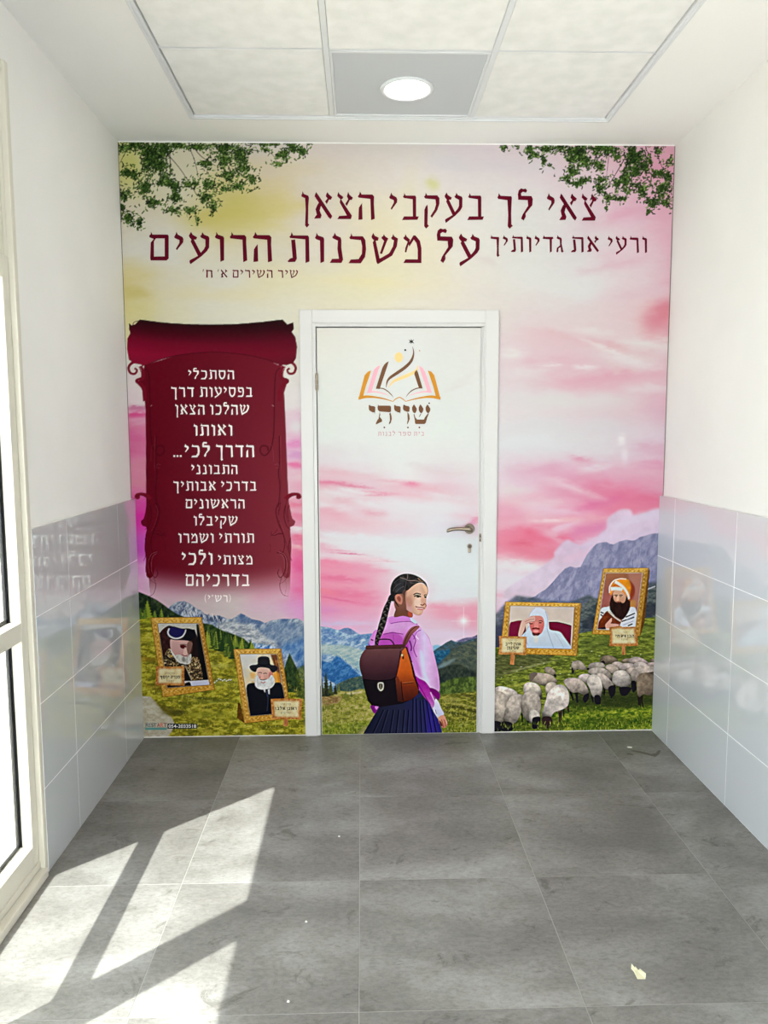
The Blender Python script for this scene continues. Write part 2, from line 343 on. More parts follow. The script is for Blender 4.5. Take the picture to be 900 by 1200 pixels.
# ------------------------------------------------------------------ small things on the floor
M_scrap = material('cream_paper', rgb(226, 222, 188), 0.8)
def scrap(name, pts, h, mat, loc, **pr):
    bm = bmesh.new(); n = len(pts)
    lo = [bm.verts.new((x, y_, 0.0004)) for x, y_, q in pts]; hi = [bm.verts.new((x, y_, 0.0014+h*q)) for x, y_, q in pts]
    bm.faces.new(lo[::-1])
    c = bm.verts.new((sum(p[0] for p in pts)/n, sum(p[1] for p in pts)/n, 0.0014+h*0.4))
    for k in range(n):
        bm.faces.new((lo[k], lo[(k+1) % n], hi[(k+1) % n], hi[k])); bm.faces.new((hi[k], hi[(k+1) % n], c))
    bmesh.ops.recalc_face_normals(bm, faces=bm.faces)
    return link(name, to_mesh(bm, name), mat, None, loc, **pr)
scrap('paper_scrap', [(-0.010, -0.020, 0.3), (0.012, -0.021, 0.2), (0.018, -0.008, 1), (0.010, 0.016, 0.5), (0.006, 0.006, 0.2), (0.000, 0.026, 0.6), (-0.003, 0.020, 0.1), (-0.008, 0.034, 1.0), (-0.013, 0.022, 0.3), (-0.010, 0.010, 0.9)], 0.006, M_scrap,
      (0.783, -1.756, 0.0), label='small torn cream paper scrap on the floor at right', category='paper scrap')
M_white = material('white_chip', rgb(240, 240, 232), 0.7)
scrap('paint_chip', [(-0.011, 0.004, 0.5), (-0.009, -0.006, 0.5), (0.008, -0.009, 0.3), (0.011, -0.002, 0.8), (0.000, 0.006, 0.4)], 0.003, M_white, (1.297, -0.208, 0.0), label='tiny white paint chip on the floor beside the dark stain', category='paint chip')
for nm, x_, y_, s_, lb in (('crumb', -0.078, -0.985, 0.5, 'tiny white crumb on the floor just right of the sunlit patch'), ('crumb', -0.166, -1.492, 0.45, 'tiny white crumb between the sunlit patches and the centre joint'), ('crumb', -0.19, -1.83, 0.5, 'tiny white crumb nearest the viewer on the grey floor')):
    scrap(nm, [(-0.003, -0.002, 0.5), (0.004, -0.003, 0.6), (0.004, 0.0025, 0.3), (-0.001, 0.004, 0.9)], 0.002, M_white, (x_, y_, 0.0), label=lb, category='crumb', group='white crumbs on the floor')
M_stain = material('dark_damp_stain', rgb(78, 71, 62), 0.4)
bm = bmesh.new()
def blob(pts):
    vs = [bm.verts.new((x, y_, 0)) for x, y_ in pts]; f = bm.faces.new(vs)
rng = np.random.default_rng(5)
def ragged(path_):
    top = []; bot = []
    for x, y_, t in path_:
        top.append((x, y_+t*(0.8+0.5*rng.random()))); bot.append((x+0.004, y_-t*(0.8+0.5*rng.random())))
    return bot+top[::-1]
blob(ragged([(-0.070, 0.020, 0.002), (-0.052, 0.018, 0.010), (-0.030, 0.004, 0.016), (-0.008, -0.014, 0.018), (0.016, -0.030, 0.016), (0.040, -0.020, 0.010), (0.056, 0.006, 0.009), (0.070, 0.022, 0.004)]))
blob(ragged([(-0.104, -0.018, 0.003), (-0.092, -0.014, 0.010), (-0.078, -0.020, 0.009), (-0.072, -0.028, 0.003)]))
bmesh.ops.triangulate(bm, faces=bm.faces)
link('floor_stain', to_mesh(bm, 'floor_stain'), M_stain, None, (1.357, -0.272, 0.0007), label='dark damp stain on the floor tile by the right wall', category='stain')

# ================================================================== THE PRINT
# The mural and the door film are flat prints. Their artwork is drawn by code on an artboard (a float raster whose
# units are pixels of the 900x1200 camera image), then projected through the camera onto the wall as dense coloured meshes.
def pixel_to_wall(u, v, yp=0.0):  # casts camera rays through image pixels onto the wall plane
    u = np.asarray(u, float); v = np.asarray(v, float)
    d = FW[:, None]*F_PX+RV[:, None]*(u.ravel()-450)+UV[:, None]*(600-v.ravel())
    t = (yp-CAM[1])/d[1]
    return CAM[0]+d[0]*t, CAM[2]+d[2]*t
def wall_to_pixel(x, z, yp=0.0):  # projects wall points into image pixels through the camera
    px, py, pz = x-CAM[0], yp-CAM[1], z-CAM[2]
    q = px*FW[0]+py*FW[1]+pz*FW[2]
    return 450+F_PX*(px*RV[0]+py*RV[1]+pz*RV[2])/q, 600-F_PX*(px*UV[0]+py*UV[1]+pz*UV[2])/q

R = 2; U0, V0, BW, BH = 128, 158, 672, 716
def V(ox, oy, s): return lambda pts: [(ox+p[0]/s, oy+p[1]/s)+tuple(p[2:]) for p in pts]  # turns enlarged image-crop coordinates into image pixels
rng = np.random.default_rng(11)

def vnoise(h, w_, cell, seed, cy=None):
    r = np.random.default_rng(seed); cy = cy or cell
    gh, gw = int(h/cy)+3, int(w_/cell)+3; gr_ = r.random((gh, gw))
    yy = np.arange(h)/cy; xx = np.arange(w_)/cell
    y0 = yy.astype(int); x0 = xx.astype(int); fy = yy-y0; fx = xx-x0
    fy = (fy*fy*(3-2*fy))[:, None]; fx = (fx*fx*(3-2*fx))[None]
    a = gr_[y0][:, x0]; b = gr_[y0][:, x0+1]; c = gr_[y0+1][:, x0]; d = gr_[y0+1][:, x0+1]
    return (a*(1-fx)+b*fx)*(1-fy)+(c*(1-fx)+d*fx)*fy
def fbm(h, w_, cell, seed, asp=1.0, octs=4, gain=0.5):
    o = np.zeros((h, w_)); a = 1.0; t = 0
    for k in range(octs):
        o += a*vnoise(h, w_, max(cell, 1.01), seed+k*17, max(cell/asp, 1.01)); t += a; a *= gain; cell /= 2
    return o/t
def blur(m_, s):
    if s <= 0: return m_
    n = int(3*s+1); k = np.exp(-0.5*(np.arange(-n, n+1)/s)**2); k /= k.sum()
    p = np.pad(m_, n, mode='edge')
    p = sum(k[i]*p[i:i+m_.shape[0]] for i in range(2*n+1))
    return sum(k[i]*p[:, i:i+m_.shape[1]] for i in range(2*n+1))

def spline(pts, n=6, closed=True):
    P = np.array([p[:2] for p in pts], float); N = len(P); out = []
    rngN = N if closed else N-1
    for i in range(rngN):
        if closed: a, b, c, d = P[(i-1) % N], P[i], P[(i+1) % N], P[(i+2) % N]
        else: a, b, c, d = P[max(i-1, 0)], P[i], P[i+1], P[min(i+2, N-1)]
        for t in np.arange(n)/n:
            out.append(0.5*((2*b)+(-a+c)*t+(2*a-5*b+4*c-d)*t*t+(-a+3*b-3*c+d)*t**3))
    if not closed: out.append(P[-1])
    return [tuple(q) for q in out]

class Board:
    def __init__(s):
        s.a = np.zeros((BH*R, BW*R, 3)); s.id = np.zeros((BH*R, BW*R), np.int16)
    def cover(s, polys):
        """anti-aliased even-odd coverage of polygons; returns (mask, slices)"""
        P = [(np.array([p[:2] for p in q], float)-[U0, V0])*R for q in polys]
        al = np.vstack(P); x0 = max(int(al[:, 0].min())-1, 0); x1 = min(int(al[:, 0].max())+2, BW*R)
        y0 = max(int(al[:, 1].min())-1, 0); y1 = min(int(al[:, 1].max())+2, BH*R)
        if x1 <= x0 or y1 <= y0: return None, None
        m_ = np.zeros((y1-y0, x1-x0)); SS = 3; X = np.arange(x0, x1)
        A = np.vstack(P); B = np.vstack([np.roll(p, -1, 0) for p in P])
        for j in range((y1-y0)*SS):
            y_ = y0+(j+0.5)/SS
            hit = (A[:, 1] <= y_) != (B[:, 1] <= y_)
            if not hit.any(): continue
            a, b = A[hit], B[hit]
            xs = np.sort(a[:, 0]+(y_-a[:, 1])*(b[:, 0]-a[:, 0])/(b[:, 1]-a[:, 1]))
            row = m_[j//SS]
            for k in range(0, len(xs)-1, 2):
                row += np.clip(np.minimum(xs[k+1], X+1)-np.maximum(xs[k], X), 0, 1)/SS
        return np.clip(m_, 0, 1), (slice(y0, y1), slice(x0, x1))
    def put(s, m_, sl, color, op=1.0, oid=None):
        c = np.asarray(color, float)
        if c.max() > 2: c = c/255.0
        mm = (m_*op)[..., None]; s.a[sl] = s.a[sl]*(1-mm)+c*mm
        if oid is not None: s.id[sl] = np.where(m_ > 0.5, oid, s.id[sl])
    def poly(s, pts, color, op=1.0, oid=None, soft=0.0, holes=()):
        m_, sl = s.cover([pts]+list(holes))
        if m_ is None: return
        if soft:
            n = int(soft*R*3)+1; y0, y1 = sl[0].start, sl[0].stop; x0, x1 = sl[1].start, sl[1].stop
            Y0, Y1, X0, X1 = max(y0-n, 0), min(y1+n, BH*R), max(x0-n, 0), min(x1+n, BW*R)
            q = np.zeros((Y1-Y0, X1-X0)); q[y0-Y0:y1-Y0, x0-X0:x1-X0] = m_; m_ = blur(q, soft*R); sl = (slice(Y0, Y1), slice(X0, X1))
        if callable(color):
            vv, uu = np.mgrid[sl[0], sl[1]]; color = color(uu/R+U0, vv/R+V0)
        s.put(m_, sl, color, op, oid)
    def blob(s, pts, color, **k): s.poly(spline(pts), color, **k)
    def ell(s, cx, cy, rx, ry, color, ang=0.0, **k):
        t = np.linspace(0, 2*np.pi, 28, endpoint=False); ca, sa = math.cos(math.radians(ang)), math.sin(math.radians(ang))
        X = rx*np.cos(t); Y = ry*np.sin(t); s.poly(list(zip(cx+X*ca-Y*sa, cy+X*sa+Y*ca)), color, **k)
    def line(s, pts, w0, color, w1=None, smooth=True, **k):
        """stroke along a path, width tapering w0..w1 (points may carry their own width)"""
        ws = [p[2] for p in pts] if len(pts[0]) > 2 else None
        q = spline(pts, 6, False) if smooth and len(pts) > 2 else [tuple(p[:2]) for p in pts]
        q = np.array(q); n = len(q); w1 = w0 if w1 is None else w1
        W = np.interp(np.linspace(0, 1, n), np.linspace(0, 1, len(ws)), ws) if ws else np.linspace(w0, w1, n)
        d = np.gradient(q, axis=0); d /= np.maximum(np.linalg.norm(d, axis=1, keepdims=True), 1e-6); nn = np.c_[-d[:, 1], d[:, 0]]*W[:, None]/2
        s.poly([tuple(x) for x in np.vstack([q+nn, (q-nn)[::-1]])], color, **k)

def grad(stops, axis=1, noise=0.0, cell=3, seed=1, asp=1.0):
    """colour along u (axis 0) or v (axis 1): stops = [(coord, (r, g, b)), ...]"""
    ks = [q[0] for q in stops]; C = np.array([q[1] for q in stops], float)/255
    def f(u, v):
        t = v if axis else u
        o = np.stack([np.interp(t, ks, C[:, i]) for i in range(3)], -1)
        if noise: o = o*(1+noise*(2*fbm(u.shape[0], u.shape[1], cell*R, seed, asp)-1)[..., None])
        return np.clip(o, 0, 1)
    return f
def texture(pal, cell=4, asp=1.0, seed=1, contrast=2.2, slope=0.0, octs=4, vgrad=None, gain=0.6):
    """noise through a palette; slope shears the grain; vgrad=(v0, v1, amount) drifts along v"""
    C = np.array(sorted(pal, key=lambda c: c[0]*.3+c[1]*.6+c[2]*.1), float)/255
    def f(u, v):
        h, w_ = u.shape; n = fbm(h, w_+int(abs(slope)*h)+2, cell*R, seed, asp, octs, gain)
        if slope:
            j = (np.arange(w_)[None]+(np.arange(h)[:, None]*abs(slope) if slope > 0 else (h-np.arange(h)[:, None])*abs(slope))).astype(int)
            n = np.take_along_axis(n, np.clip(j, 0, n.shape[1]-1), 1)
        else: n = n[:, :w_]
        n = 0.5+0.5*np.tanh((n-0.5)*contrast*1.7)+0.10*(vnoise(h, w_, 1.6, seed+99)-.5)
        if vgrad: n = n+vgrad[2]*np.clip((v-vgrad[0])/(vgrad[1]-vgrad[0]), 0, 1)
        n = np.clip(n, 0, 0.999)*(len(C)-1); i = n.astype(int); t = (n-i)[..., None]
        return C[i]*(1-t)+C[i+1]*t
    return f

def sky_fill(bd, us, vs, table, seed, warp=(26, 9), fine=0.012):
    """base sky of a print: a coarse table of its own colours, drifted by noise like brushed cloud"""
    us = np.array(us, float); vs = np.array(vs, float); T = np.array(table, float)/255
    h, w_ = BH*R, BW*R
    vv, uu = np.mgrid[0:h, 0:w_]; uu = uu/R+U0; vv = vv/R+V0
    uu = uu+warp[0]*(2*fbm(h, w_, 90, seed, 2.2, 5)-1); vv = vv+warp[1]*(2*fbm(h, w_, 110, seed+5, 3.0, 6, 0.6)-1)*2
    iu = np.interp(uu, us, np.arange(len(us))); iv = np.interp(vv, vs, np.arange(len(vs)))
    i0 = np.minimum(iu.astype(int), len(us)-2); j0 = np.minimum(iv.astype(int), len(vs)-2)
    fu = (iu-i0)[..., None]; fv = (iv-j0)[..., None]; fu = fu*fu*(3-2*fu); fv = fv*fv*(3-2*fv)
    o = (T[j0, i0]*(1-fu)+T[j0, i0+1]*fu)*(1-fv)+(T[j0+1, i0]*(1-fu)+T[j0+1, i0+1]*fu)*fv
    bd.a[:] = np.clip(o*(1+fine*(2*fbm(h, w_, 12, seed+9, 2.5, 4)-1)[..., None]), 0, 1)
def streaks(bd, lst, seed=3):
    """soft brushed cloud streaks: (u, v, half-length, half-height, angle, colour, opacity)"""
    for k, (u, v, a, b, ang, c, op) in enumerate(lst):
        rx, ry = a*2.2, b*2.8; r_ = max(rx, ry)
        x0, x1 = max(int((u-rx-6-U0)*R), 0), min(int((u+rx+6-U0)*R), BW*R); y0, y1 = max(int((v-ry-a*0.5-U0*0-V0)*R), 0), min(int((v+ry+a*0.5-V0)*R), BH*R)
        if x1 <= x0 or y1 <= y0: continue
        vv, uu = np.mgrid[y0:y1, x0:x1]; uu = uu/R+U0-u; vv = vv/R+V0-v
        ca, sa = math.cos(math.radians(ang)), math.sin(math.radians(ang)); X = (uu*ca+vv*sa)/a; Y = (-uu*sa+vv*ca)/b
        n = fbm(*X.shape, max(b*R*2.4, 6), seed+k*7, 2.6, 4); Y = Y+1.5*(n-0.5); X = X+0.8*(fbm(*X.shape, b*R*4, seed+k*7+3, 1.5, 3)-0.5)
        m_ = np.clip(np.exp(-(X*X)**1.3-(Y*Y))*(0.55+0.9*n), 0, 1)
        bd.put(m_, (slice(y0, y1), slice(x0, x1)), c, op)

# ------------------------------------------------------------------ artwork of the wall mural
WB = Board()
us = [140, 200, 260, 320, 380, 440, 500, 560, 620, 680, 740, 785]
vs = [170, 210, 250, 290, 330, 370, 420, 470, 520, 560, 600, 640, 680, 720, 760]
W_ = (226, 224, 222)
table = [
 [(214,210,150),(218,212,185),(222,212,200),(222,212,205),(222,211,205),(221,213,208),(221,212,213),(222,210,216),(224,205,213),(226,194,206),(224,180,196),(222,165,184)],
 [(212,206,148),(220,214,188),(216,205,148),(221,207,170),(222,212,200),(222,213,205),(224,217,215),(224,215,216),(226,216,219),(227,206,215),(228,186,204),(224,168,189)],
 [(222,212,190),(222,214,190),(211,198,130),(216,202,142),(220,209,195),(222,213,186),(223,216,200),(225,220,216),(224,222,220),(225,212,218),(228,194,209),(226,176,195)],
 [(226,222,208),(226,224,215),(224,216,190),(222,214,195),(222,214,200),(224,214,186),(226,218,196),(226,222,216),(224,223,220),(224,217,220),(227,202,212),(226,182,198)],
 [(222,208,150),(226,220,198),(226,222,208),(228,220,188),(226,219,190),(226,219,188),(226,218,198),(226,220,212),(225,222,220),(224,221,222),(226,206,213),(225,182,196)],
 [(226,215,150),(228,222,190),(228,224,205),(226,222,205),(226,220,200),(226,220,200),(224,218,205),(222,214,210),(224,212,213),(224,208,211),(226,200,205),(222,158,172)],
 [(228,226,214),W_,W_,(226,222,214),(226,222,218),W_,W_,(226,210,214),(224,204,210),(223,196,204),(224,208,210),(224,196,204)],
 [(225,208,212),W_,W_,(226,220,218),(226,218,220),W_,W_,(226,216,220),(224,213,217),(224,198,207),(222,190,201),(220,176,192)],
 [(210,95,148),(222,170,190),W_,(228,200,214),(226,140,190),W_,W_,(224,220,224),(222,217,222),(220,214,219),(220,205,215),(218,196,210)],
 [(215,130,162),(220,150,172),W_,(226,190,205),(228,168,190),W_,W_,(226,218,224),(226,200,214),(226,182,202),(224,176,196),(220,170,190)],
 [(222,60,165),(222,90,175),W_,(228,190,205),(228,158,178),W_,W_,(228,198,210),(230,188,202),(232,158,184),(232,132,168),(224,130,165)],
 [(205,80,185),(210,120,190),W_,(228,160,185),(228,110,150),W_,W_,(232,160,180),(234,138,160),(230,160,188),(222,196,218),(214,196,220)],
 [(225,150,205),(222,180,205),W_,(228,160,190),(230,100,158),W_,W_,(228,218,226),(226,216,226),(216,206,224),(200,190,214),(200,190,214)],
 [(220,190,205),(200,180,185),(205,190,190),(210,180,195),(222,150,205),W_,W_,(230,190,212),(220,196,216),W_,W_,W_],
 [(180,180,180)]*12]
sky_fill(WB, us, vs, table, 21)
pk = (226,150,175); wt = (226,226,226)
streaks(WB, [
 (270,250,45,16,-4,(208,196,112),.75),(160,342,22,7,4,(206,190,112),.7),(152,192,14,22,0,(206,206,112),.7),(505,215,9,6,30,(206,206,120),.6),
 (480,215,12,30,10,(226,218,180),.4),(600,195,60,8,4,(216,208,218),.5),(530,190,30,10,10,(212,210,214),.5),(650,330,60,10,18,(224,224,222),.6),(560,300,30,5,25,(216,202,202),.4),
 (430,330,60,6,3,(230,218,170),.5),(250,345,60,6,2,(232,218,170),.5),(300,200,40,8,0,(220,206,196),.5),(720,310,40,5,-12,(222,170,190),.4),(745,345,40,7,-10,(222,190,202),.4),
 (730,250,40,10,-20,(226,160,185),.5),(760,200,30,16,-20,(222,150,178),.5),
 # right of the door, going down
 (770,372,20,14,-20,(214,128,142),.75),(700,402,60,5,12,(222,166,178),.6),(690,388,30,4,4,(228,222,220),.8),(708,408,36,3.5,22,(230,226,224),.8),(760,402,34,7,6,(226,222,220),.9),(742,425,40,4,14,(228,222,222),.7),
 (640,400,40,18,8,(224,190,198),.6),(650,425,55,8,0,(222,180,192),.6),(720,440,70,9,-4,(222,160,178),.75),(690,452,60,6,0,(222,172,186),.6),(600,415,14,7,0,(228,226,224),.85),(685,430,12,3,0,(230,222,224),.9),(620,435,30,6,-8,(226,220,220),.6),(648,428,12,1.6,-2,(230,220,222),.8),
 (760,455,30,5,0,(226,218,222),.6),(660,470,80,12,2,(220,220,218),.7),(640,500,90,14,0,(218,216,219),.7),(610,520,50,12,0,(222,226,228),.6),(730,500,40,10,0,(214,208,214),.5),(770,480,14,16,60,(216,178,196),.6),
 (729,516,5,6,0,(236,234,234),.9),(732,532,4,10,0,(232,228,232),.7),(765,525,24,8,6,(214,164,186),.7),(770,545,30,6,6,(222,150,178),.6),
 (680,538,14,3,10,(220,150,175),.8),(640,550,40,7,-6,(220,172,194),.7),(670,556,60,8,6,(222,160,184),.5),(700,548,20,4,-10,(226,214,222),.8),(600,548,14,3,0,(220,196,208),.6),
 (690,580,60,10,12,(222,132,162),.55),(740,580,50,12,10,(226,120,152),.85),(700,590,26,5,-15,(222,110,158),.7),(755,600,40,7,4,(230,136,160),.8),(672,572,30,5,20,(230,198,212),.8),(618,590,34,5,4,(230,204,212),.9),(600,575,24,6,0,(226,214,216),.8),(650,598,36,5,6,(230,196,214),.8),
 (618,612,40,8,4,(230,166,186),.6),(680,608,40,4,-4,(236,186,190),.7),(645,610,20,2,0,(238,214,220),.8),(600,628,40,10,6,(226,130,156),.65),(636,628,40,8,6,(232,112,142),.9),(630,645,44,9,10,(228,126,150),.95),(690,620,26,8,-12,(224,134,176),.8),(660,618,20,4,-20,(230,202,220),.7),(612,636,14,3,0,(224,96,130),.5),(650,630,14,4,30,(230,190,206),.6),
 (588,600,14,22,80,(230,150,175),.5),(690,640,30,6,-30,(228,180,206),.7),(600,662,50,7,6,(228,228,230),.95),(620,680,50,9,6,(224,220,228),.9),(595,697,30,4,2,(230,166,190),.7),
 # strip left of the scroll and between scroll and door
 (160,440,20,8,0,(226,214,216),.8),(158,478,22,3,2,(190,100,142),.8),(158,486,22,3,-4,(218,60,130),.8),(158,500,20,4,6,(214,116,150),.7),(158,520,20,6,4,(210,120,156),.6),(158,545,20,5,-3,(214,136,160),.7),(160,565,20,5,0,(216,140,160),.7),(172,640,18,14,70,(196,70,186),.7),(170,610,14,16,80,(226,40,160),.6),(172,668,16,8,0,(224,140,210),.6),
 (347,500,10,12,90,(224,222,222),.9),(347,520,14,5,-2,(228,130,190),.8),(347,533,14,6,0,(214,150,200),.8),(347,545,14,3,3,(232,112,162),.9),(346,558,12,6,0,(226,196,206),.9),(346,590,12,5,6,(230,110,140),.8),(348,605,12,5,0,(228,130,160),.8),(350,620,12,4,0,(228,226,228),.9),(350,640,12,3,6,(234,196,196),.8),(350,630,12,4,0,(232,96,130),.6),(352,660,10,14,80,(228,80,140),.7),(352,690,10,10,0,(232,100,150),.6)])
# cumulus behind the right-hand mountain
cl = spline(V(560,540,3.913)([(330,460),(350,420),(380,385),(410,362),(440,375),(470,385),(510,372),(545,365),(560,335),(590,310),(592,270),(625,240),(660,222),(700,225),(715,250),(760,240),(800,225),(900,205),(1000,205),(1000,420),(500,600),(200,640),(120,600)]), 5)
WB.poly(cl, grad([(590,(222,208,228)),(640,(214,196,220)),(700,(216,196,214))], 1, .07, 9, 4), op=.9, soft=1.1)
streaks(WB, [(735,612,20,5,-20,(226,214,234),.7),(700,632,24,4,-10,(222,206,228),.7),(760,604,16,5,-8,(226,214,232),.7),(680,650,26,5,-20,(226,190,212),.7)])
# grey mountain at right
PU = [(176,170,196),(150,150,180),(128,128,160),(104,106,140),(160,158,186),(136,136,168)]
ridge = V(560,540,3.913)([(200,640),(262,622),(282,606),(310,590),(340,560),(372,522),(400,494),(424,484),(446,490),(470,487),(484,462),(500,430),(524,400),(545,380),(566,374),(590,372),(604,380),(622,384),(648,370),(680,362),(706,366),(722,364),(742,350),(766,344),(790,336),(840,330),(980,320)])
WB.poly(ridge+[(820,860),(575,860)], texture(PU, 5, 0.55, 33, 2.0, 0.35), soft=.3)
for k in range(46):
    u = 640+rng.random()*150; v = 634+max(0, 712-u)*0.95+(790-u)*.08+rng.random()*34
    WB.line([(u, v), (u+rng.normal(0, 2), v+5+8*rng.random())], .8, (86,88,124) if k % 2 else (186,182,206), .2, op=.5, smooth=False)
WB.poly(V(570,650,4.286)([(20,330),(90,250),(150,205),(230,215),(300,230),(420,235),(520,200),(560,230),(600,190),(960,110),(960,400),(20,520)]), texture([(60,62,84),(86,92,112),(112,122,132),(70,84,84)], 6, 1.6, 41, 2.2), op=.85, soft=1.4)
WB.poly(V(570,650,4.286)([(470,260),(520,225),(600,210),(860,150),(860,340),(760,345),(470,420)]), texture([(52,60,66),(70,80,80),(96,104,100),(120,124,120)], 5, 1.8, 43, 2.4), op=.9, soft=.8)
WB.poly(V(570,650,4.286)([(480,330),(560,300),(860,240),(860,300),(640,360),(480,380)]), (40,44,56), op=.7, soft=1.2)
WB.line([(755,692),(768,687)], 1.4, (196,196,206), op=.8)
WB.poly(V(570,650,4.286)([(20,360),(120,350),(120,480),(20,500)]), (56,58,80), op=.8, soft=1.5)
GR = [(52,62,26),(84,94,36),(112,122,44),(136,146,52),(92,104,40),(160,164,78)]
WB.poly(spline(V(570,650,4.286)([(20,505),(100,470),(200,440),(330,430),(470,395),(600,370),(700,345),(780,322),(860,312),(960,300),(1000,960),(0,900)]), 4), texture(GR, 5, 3.2, 51, 2.5, -0.25), soft=.3)
WB.poly(V(570,650,4.286)([(20,520),(120,480),(320,470),(330,520),(260,560),(120,600),(20,620)]), texture([(50,56,34),(84,84,52),(110,112,66)], 4, 3, 53, 2.5, -0.3), op=.75, soft=1.2)
WB.poly(V(570,650,4.286)([(470,430),(620,400),(860,340),(860,380),(640,450),(480,500)]), texture([(56,64,34),(96,110,44),(120,132,56)], 5, 3, 54, 2.5, -0.3), op=.7, soft=1.4)
streaks(WB, [(610,802,30,1.6,-10,(168,168,72),.8),(640,790,50,1.4,-8,(156,162,56),.7),(740,745,30,1.4,-12,(150,160,66),.8),(640,806,30,1.8,-6,(172,172,60),.7),(715,772,30,1.2,-6,(70,82,34),.7),(600,815,20,2,-6,(180,176,70),.7),(625,780,30,1.2,-14,(180,178,120),.5)])
WB.poly([(576,842),(600,834),(660,828),(690,822),(720,830),(772,812),(772,862),(576,862)], texture([(46,80,24),(92,116,28),(150,162,44),(186,190,70),(118,140,36)], 4, 2.0, 57, 2.8), op=.95, soft=2.0)
WB.poly([(640,828),(680,818),(730,812),(770,818),(770,826),(700,834),(660,838)], (36,52,22), op=.55, soft=2.0)
WB.poly([(668,845),(700,838),(740,842),(772,838),(772,850),(700,856),(668,860)], (44,66,22), op=.55, soft=2.5)
for k in range(60):
    u, v = 580+rng.random()*186, 762+rng.random()*40
    if rng.random() < .5: WB.ell(u, v, .7+rng.random(), .5, (206,204,170), op=.6)
for k in range(900):
    v = 806+rng.random()*52; u = 578+rng.random()*190; s_ = (v-790)/60
    WB.line([(u, v), (u+rng.normal(0, .8), v-(1.2+2.6*rng.random())*s_)], .9*s_, [(196,198,74),(168,180,50),(60,86,26),(120,146,38)][k % 4], .2, op=.6, smooth=False)

# --- left landscape: far peaks
SN = [(70,92,128),(120,136,160),(176,184,196),(210,212,214),(150,160,176),(96,116,150)]
Q = V(155,690,4.286)
WB.poly([(150,655),(362,668),(362,740),(150,740)], grad([(655,(196,150,165)),(690,(202,164,172)),(720,(206,192,194)),(735,(200,196,198))], 1, .03, 10, 6), op=.0)
WB.poly(Q([(150,150),(190,88),(212,70),(235,64),(262,60),(300,80),(322,98),(345,108),(362,126),(402,136),(440,134),(470,148),(500,152),(522,136),(545,124),(566,132),(600,152),(640,160),(668,172),(700,158),(740,152),(760,150),(800,152),(830,148),(868,168),(868,400),(150,400)]), texture(SN, 5, 0.8, 61, 2.2, 0.5), soft=.25)
WB.poly(Q([(195,88),(262,62),(320,100),(360,130),(440,138),(470,152),(455,170),(380,165),(320,140),(300,135),(240,130)]), texture([(58,70,100),(90,104,132),(160,168,184),(214,214,218)], 3.0, 0.5, 63, 2.6, 0.3), op=.9, soft=.5)
for k in range(40):
    u, v = Q([(200+rng.random()*250, 70+rng.random()*30)])[0]; v += (u-200)*0.25
    WB.line([(u, v), (u+1.5+2*rng.random(), v+5+4*rng.random())], .9, (226,226,230) if k % 3 == 0 else (60,74,106), .2, op=.6, smooth=False)
WB.poly(Q([(420,170),(500,160),(600,190),(700,260),(790,330),(640,310),(540,270),(440,230)]), texture([(150,156,164),(196,198,200),(222,222,222),(128,136,150)], 5, 2.0, 65, 2.4, 0.4), op=.8, soft=1.2)
WB.poly(Q([(760,270),(868,230),(868,440),(800,340),(740,320)]), texture([(40,92,160),(84,128,180),(130,160,196)], 4, .6, 66, 2.4, .3), op=.8, soft=1.6)
WB.poly(Q([(640,200),(740,160),(868,180),(868,260),(760,280),(680,250)]), texture([(84,110,146),(110,134,164),(156,170,186)], 4, .8, 67, 2.2, .4), op=.65, soft=1.6)
WB.poly(Q([(540,130),(545,124),(600,155),(668,175),(620,178),(560,165),(510,170)]), (84,108,146), op=.6, soft=.8)
WB.poly(Q([(600,270),(700,285),(760,320),(868,480),(868,540),(790,330),(600,300)]), texture([(36,84,150),(110,150,190),(220,226,232)], 3, .8, 68, 3, .5), op=.85, soft=.8)
# dark wooded slopes, then conifers
WB.poly(Q([(20,10),(50,22),(84,36),(120,54),(150,74),(190,104),(228,128),(262,142),(300,175),(20,175)]), texture([(22,34,26),(38,52,34),(62,76,44)], 3, 1, 71, 2.4), soft=.4)
WB.poly(Q([(340,170),(400,180),(440,205),(500,225),(560,250),(600,285),(640,330),(340,400)]), texture([(26,44,26),(50,72,34),(84,104,44)], 3, .7, 72, 2.4), soft=.5)
MD = [(92,84,22),(132,124,34),(160,152,40),(184,174,56),(110,112,30),(196,188,84)]
WB.poly(spline(Q([(20,140),(80,140),(150,150),(260,160),(340,230),(400,300),(480,320),(560,310),(640,300),(700,340),(760,420),(900,500),(940,800),(-20,800),(-20,500)]), 4), texture(MD, 6, 2.2, 73, 2.4), soft=.4)
def conifer(cx, cy, hh, hw, col, op=1.0):
    pts = []; n = 7
    for k in range(n): t = k/(n-1); pts += [(cx+hw*t*(1.0), cy-hh+hh*t), (cx+hw*t*.62, cy-hh+hh*(t+.05))]
    L_ = [(2*cx-p[0]+rng.normal(0, .25), p[1]) for p in pts[::-1]]
    WB.poly(pts+L_, col, op=op, soft=.25)
for x, y_, hh, hw, c in [(75,140,86,30,(132,150,42)),(40,150,60,20,(70,96,34)),(112,150,46,18,(108,130,40)),(146,155,60,18,(120,142,44)),(180,160,30,16,(92,116,38)),(25,150,50,14,(52,74,34)),(60,150,40,14,(96,120,40))]:
    u, v = Q([(x, y_)])[0]; conifer(u, v, hh/4.286, hw/4.286, c); conifer(u-hw/14, v, hh/4.6, hw/11, (56,82,34), .6)
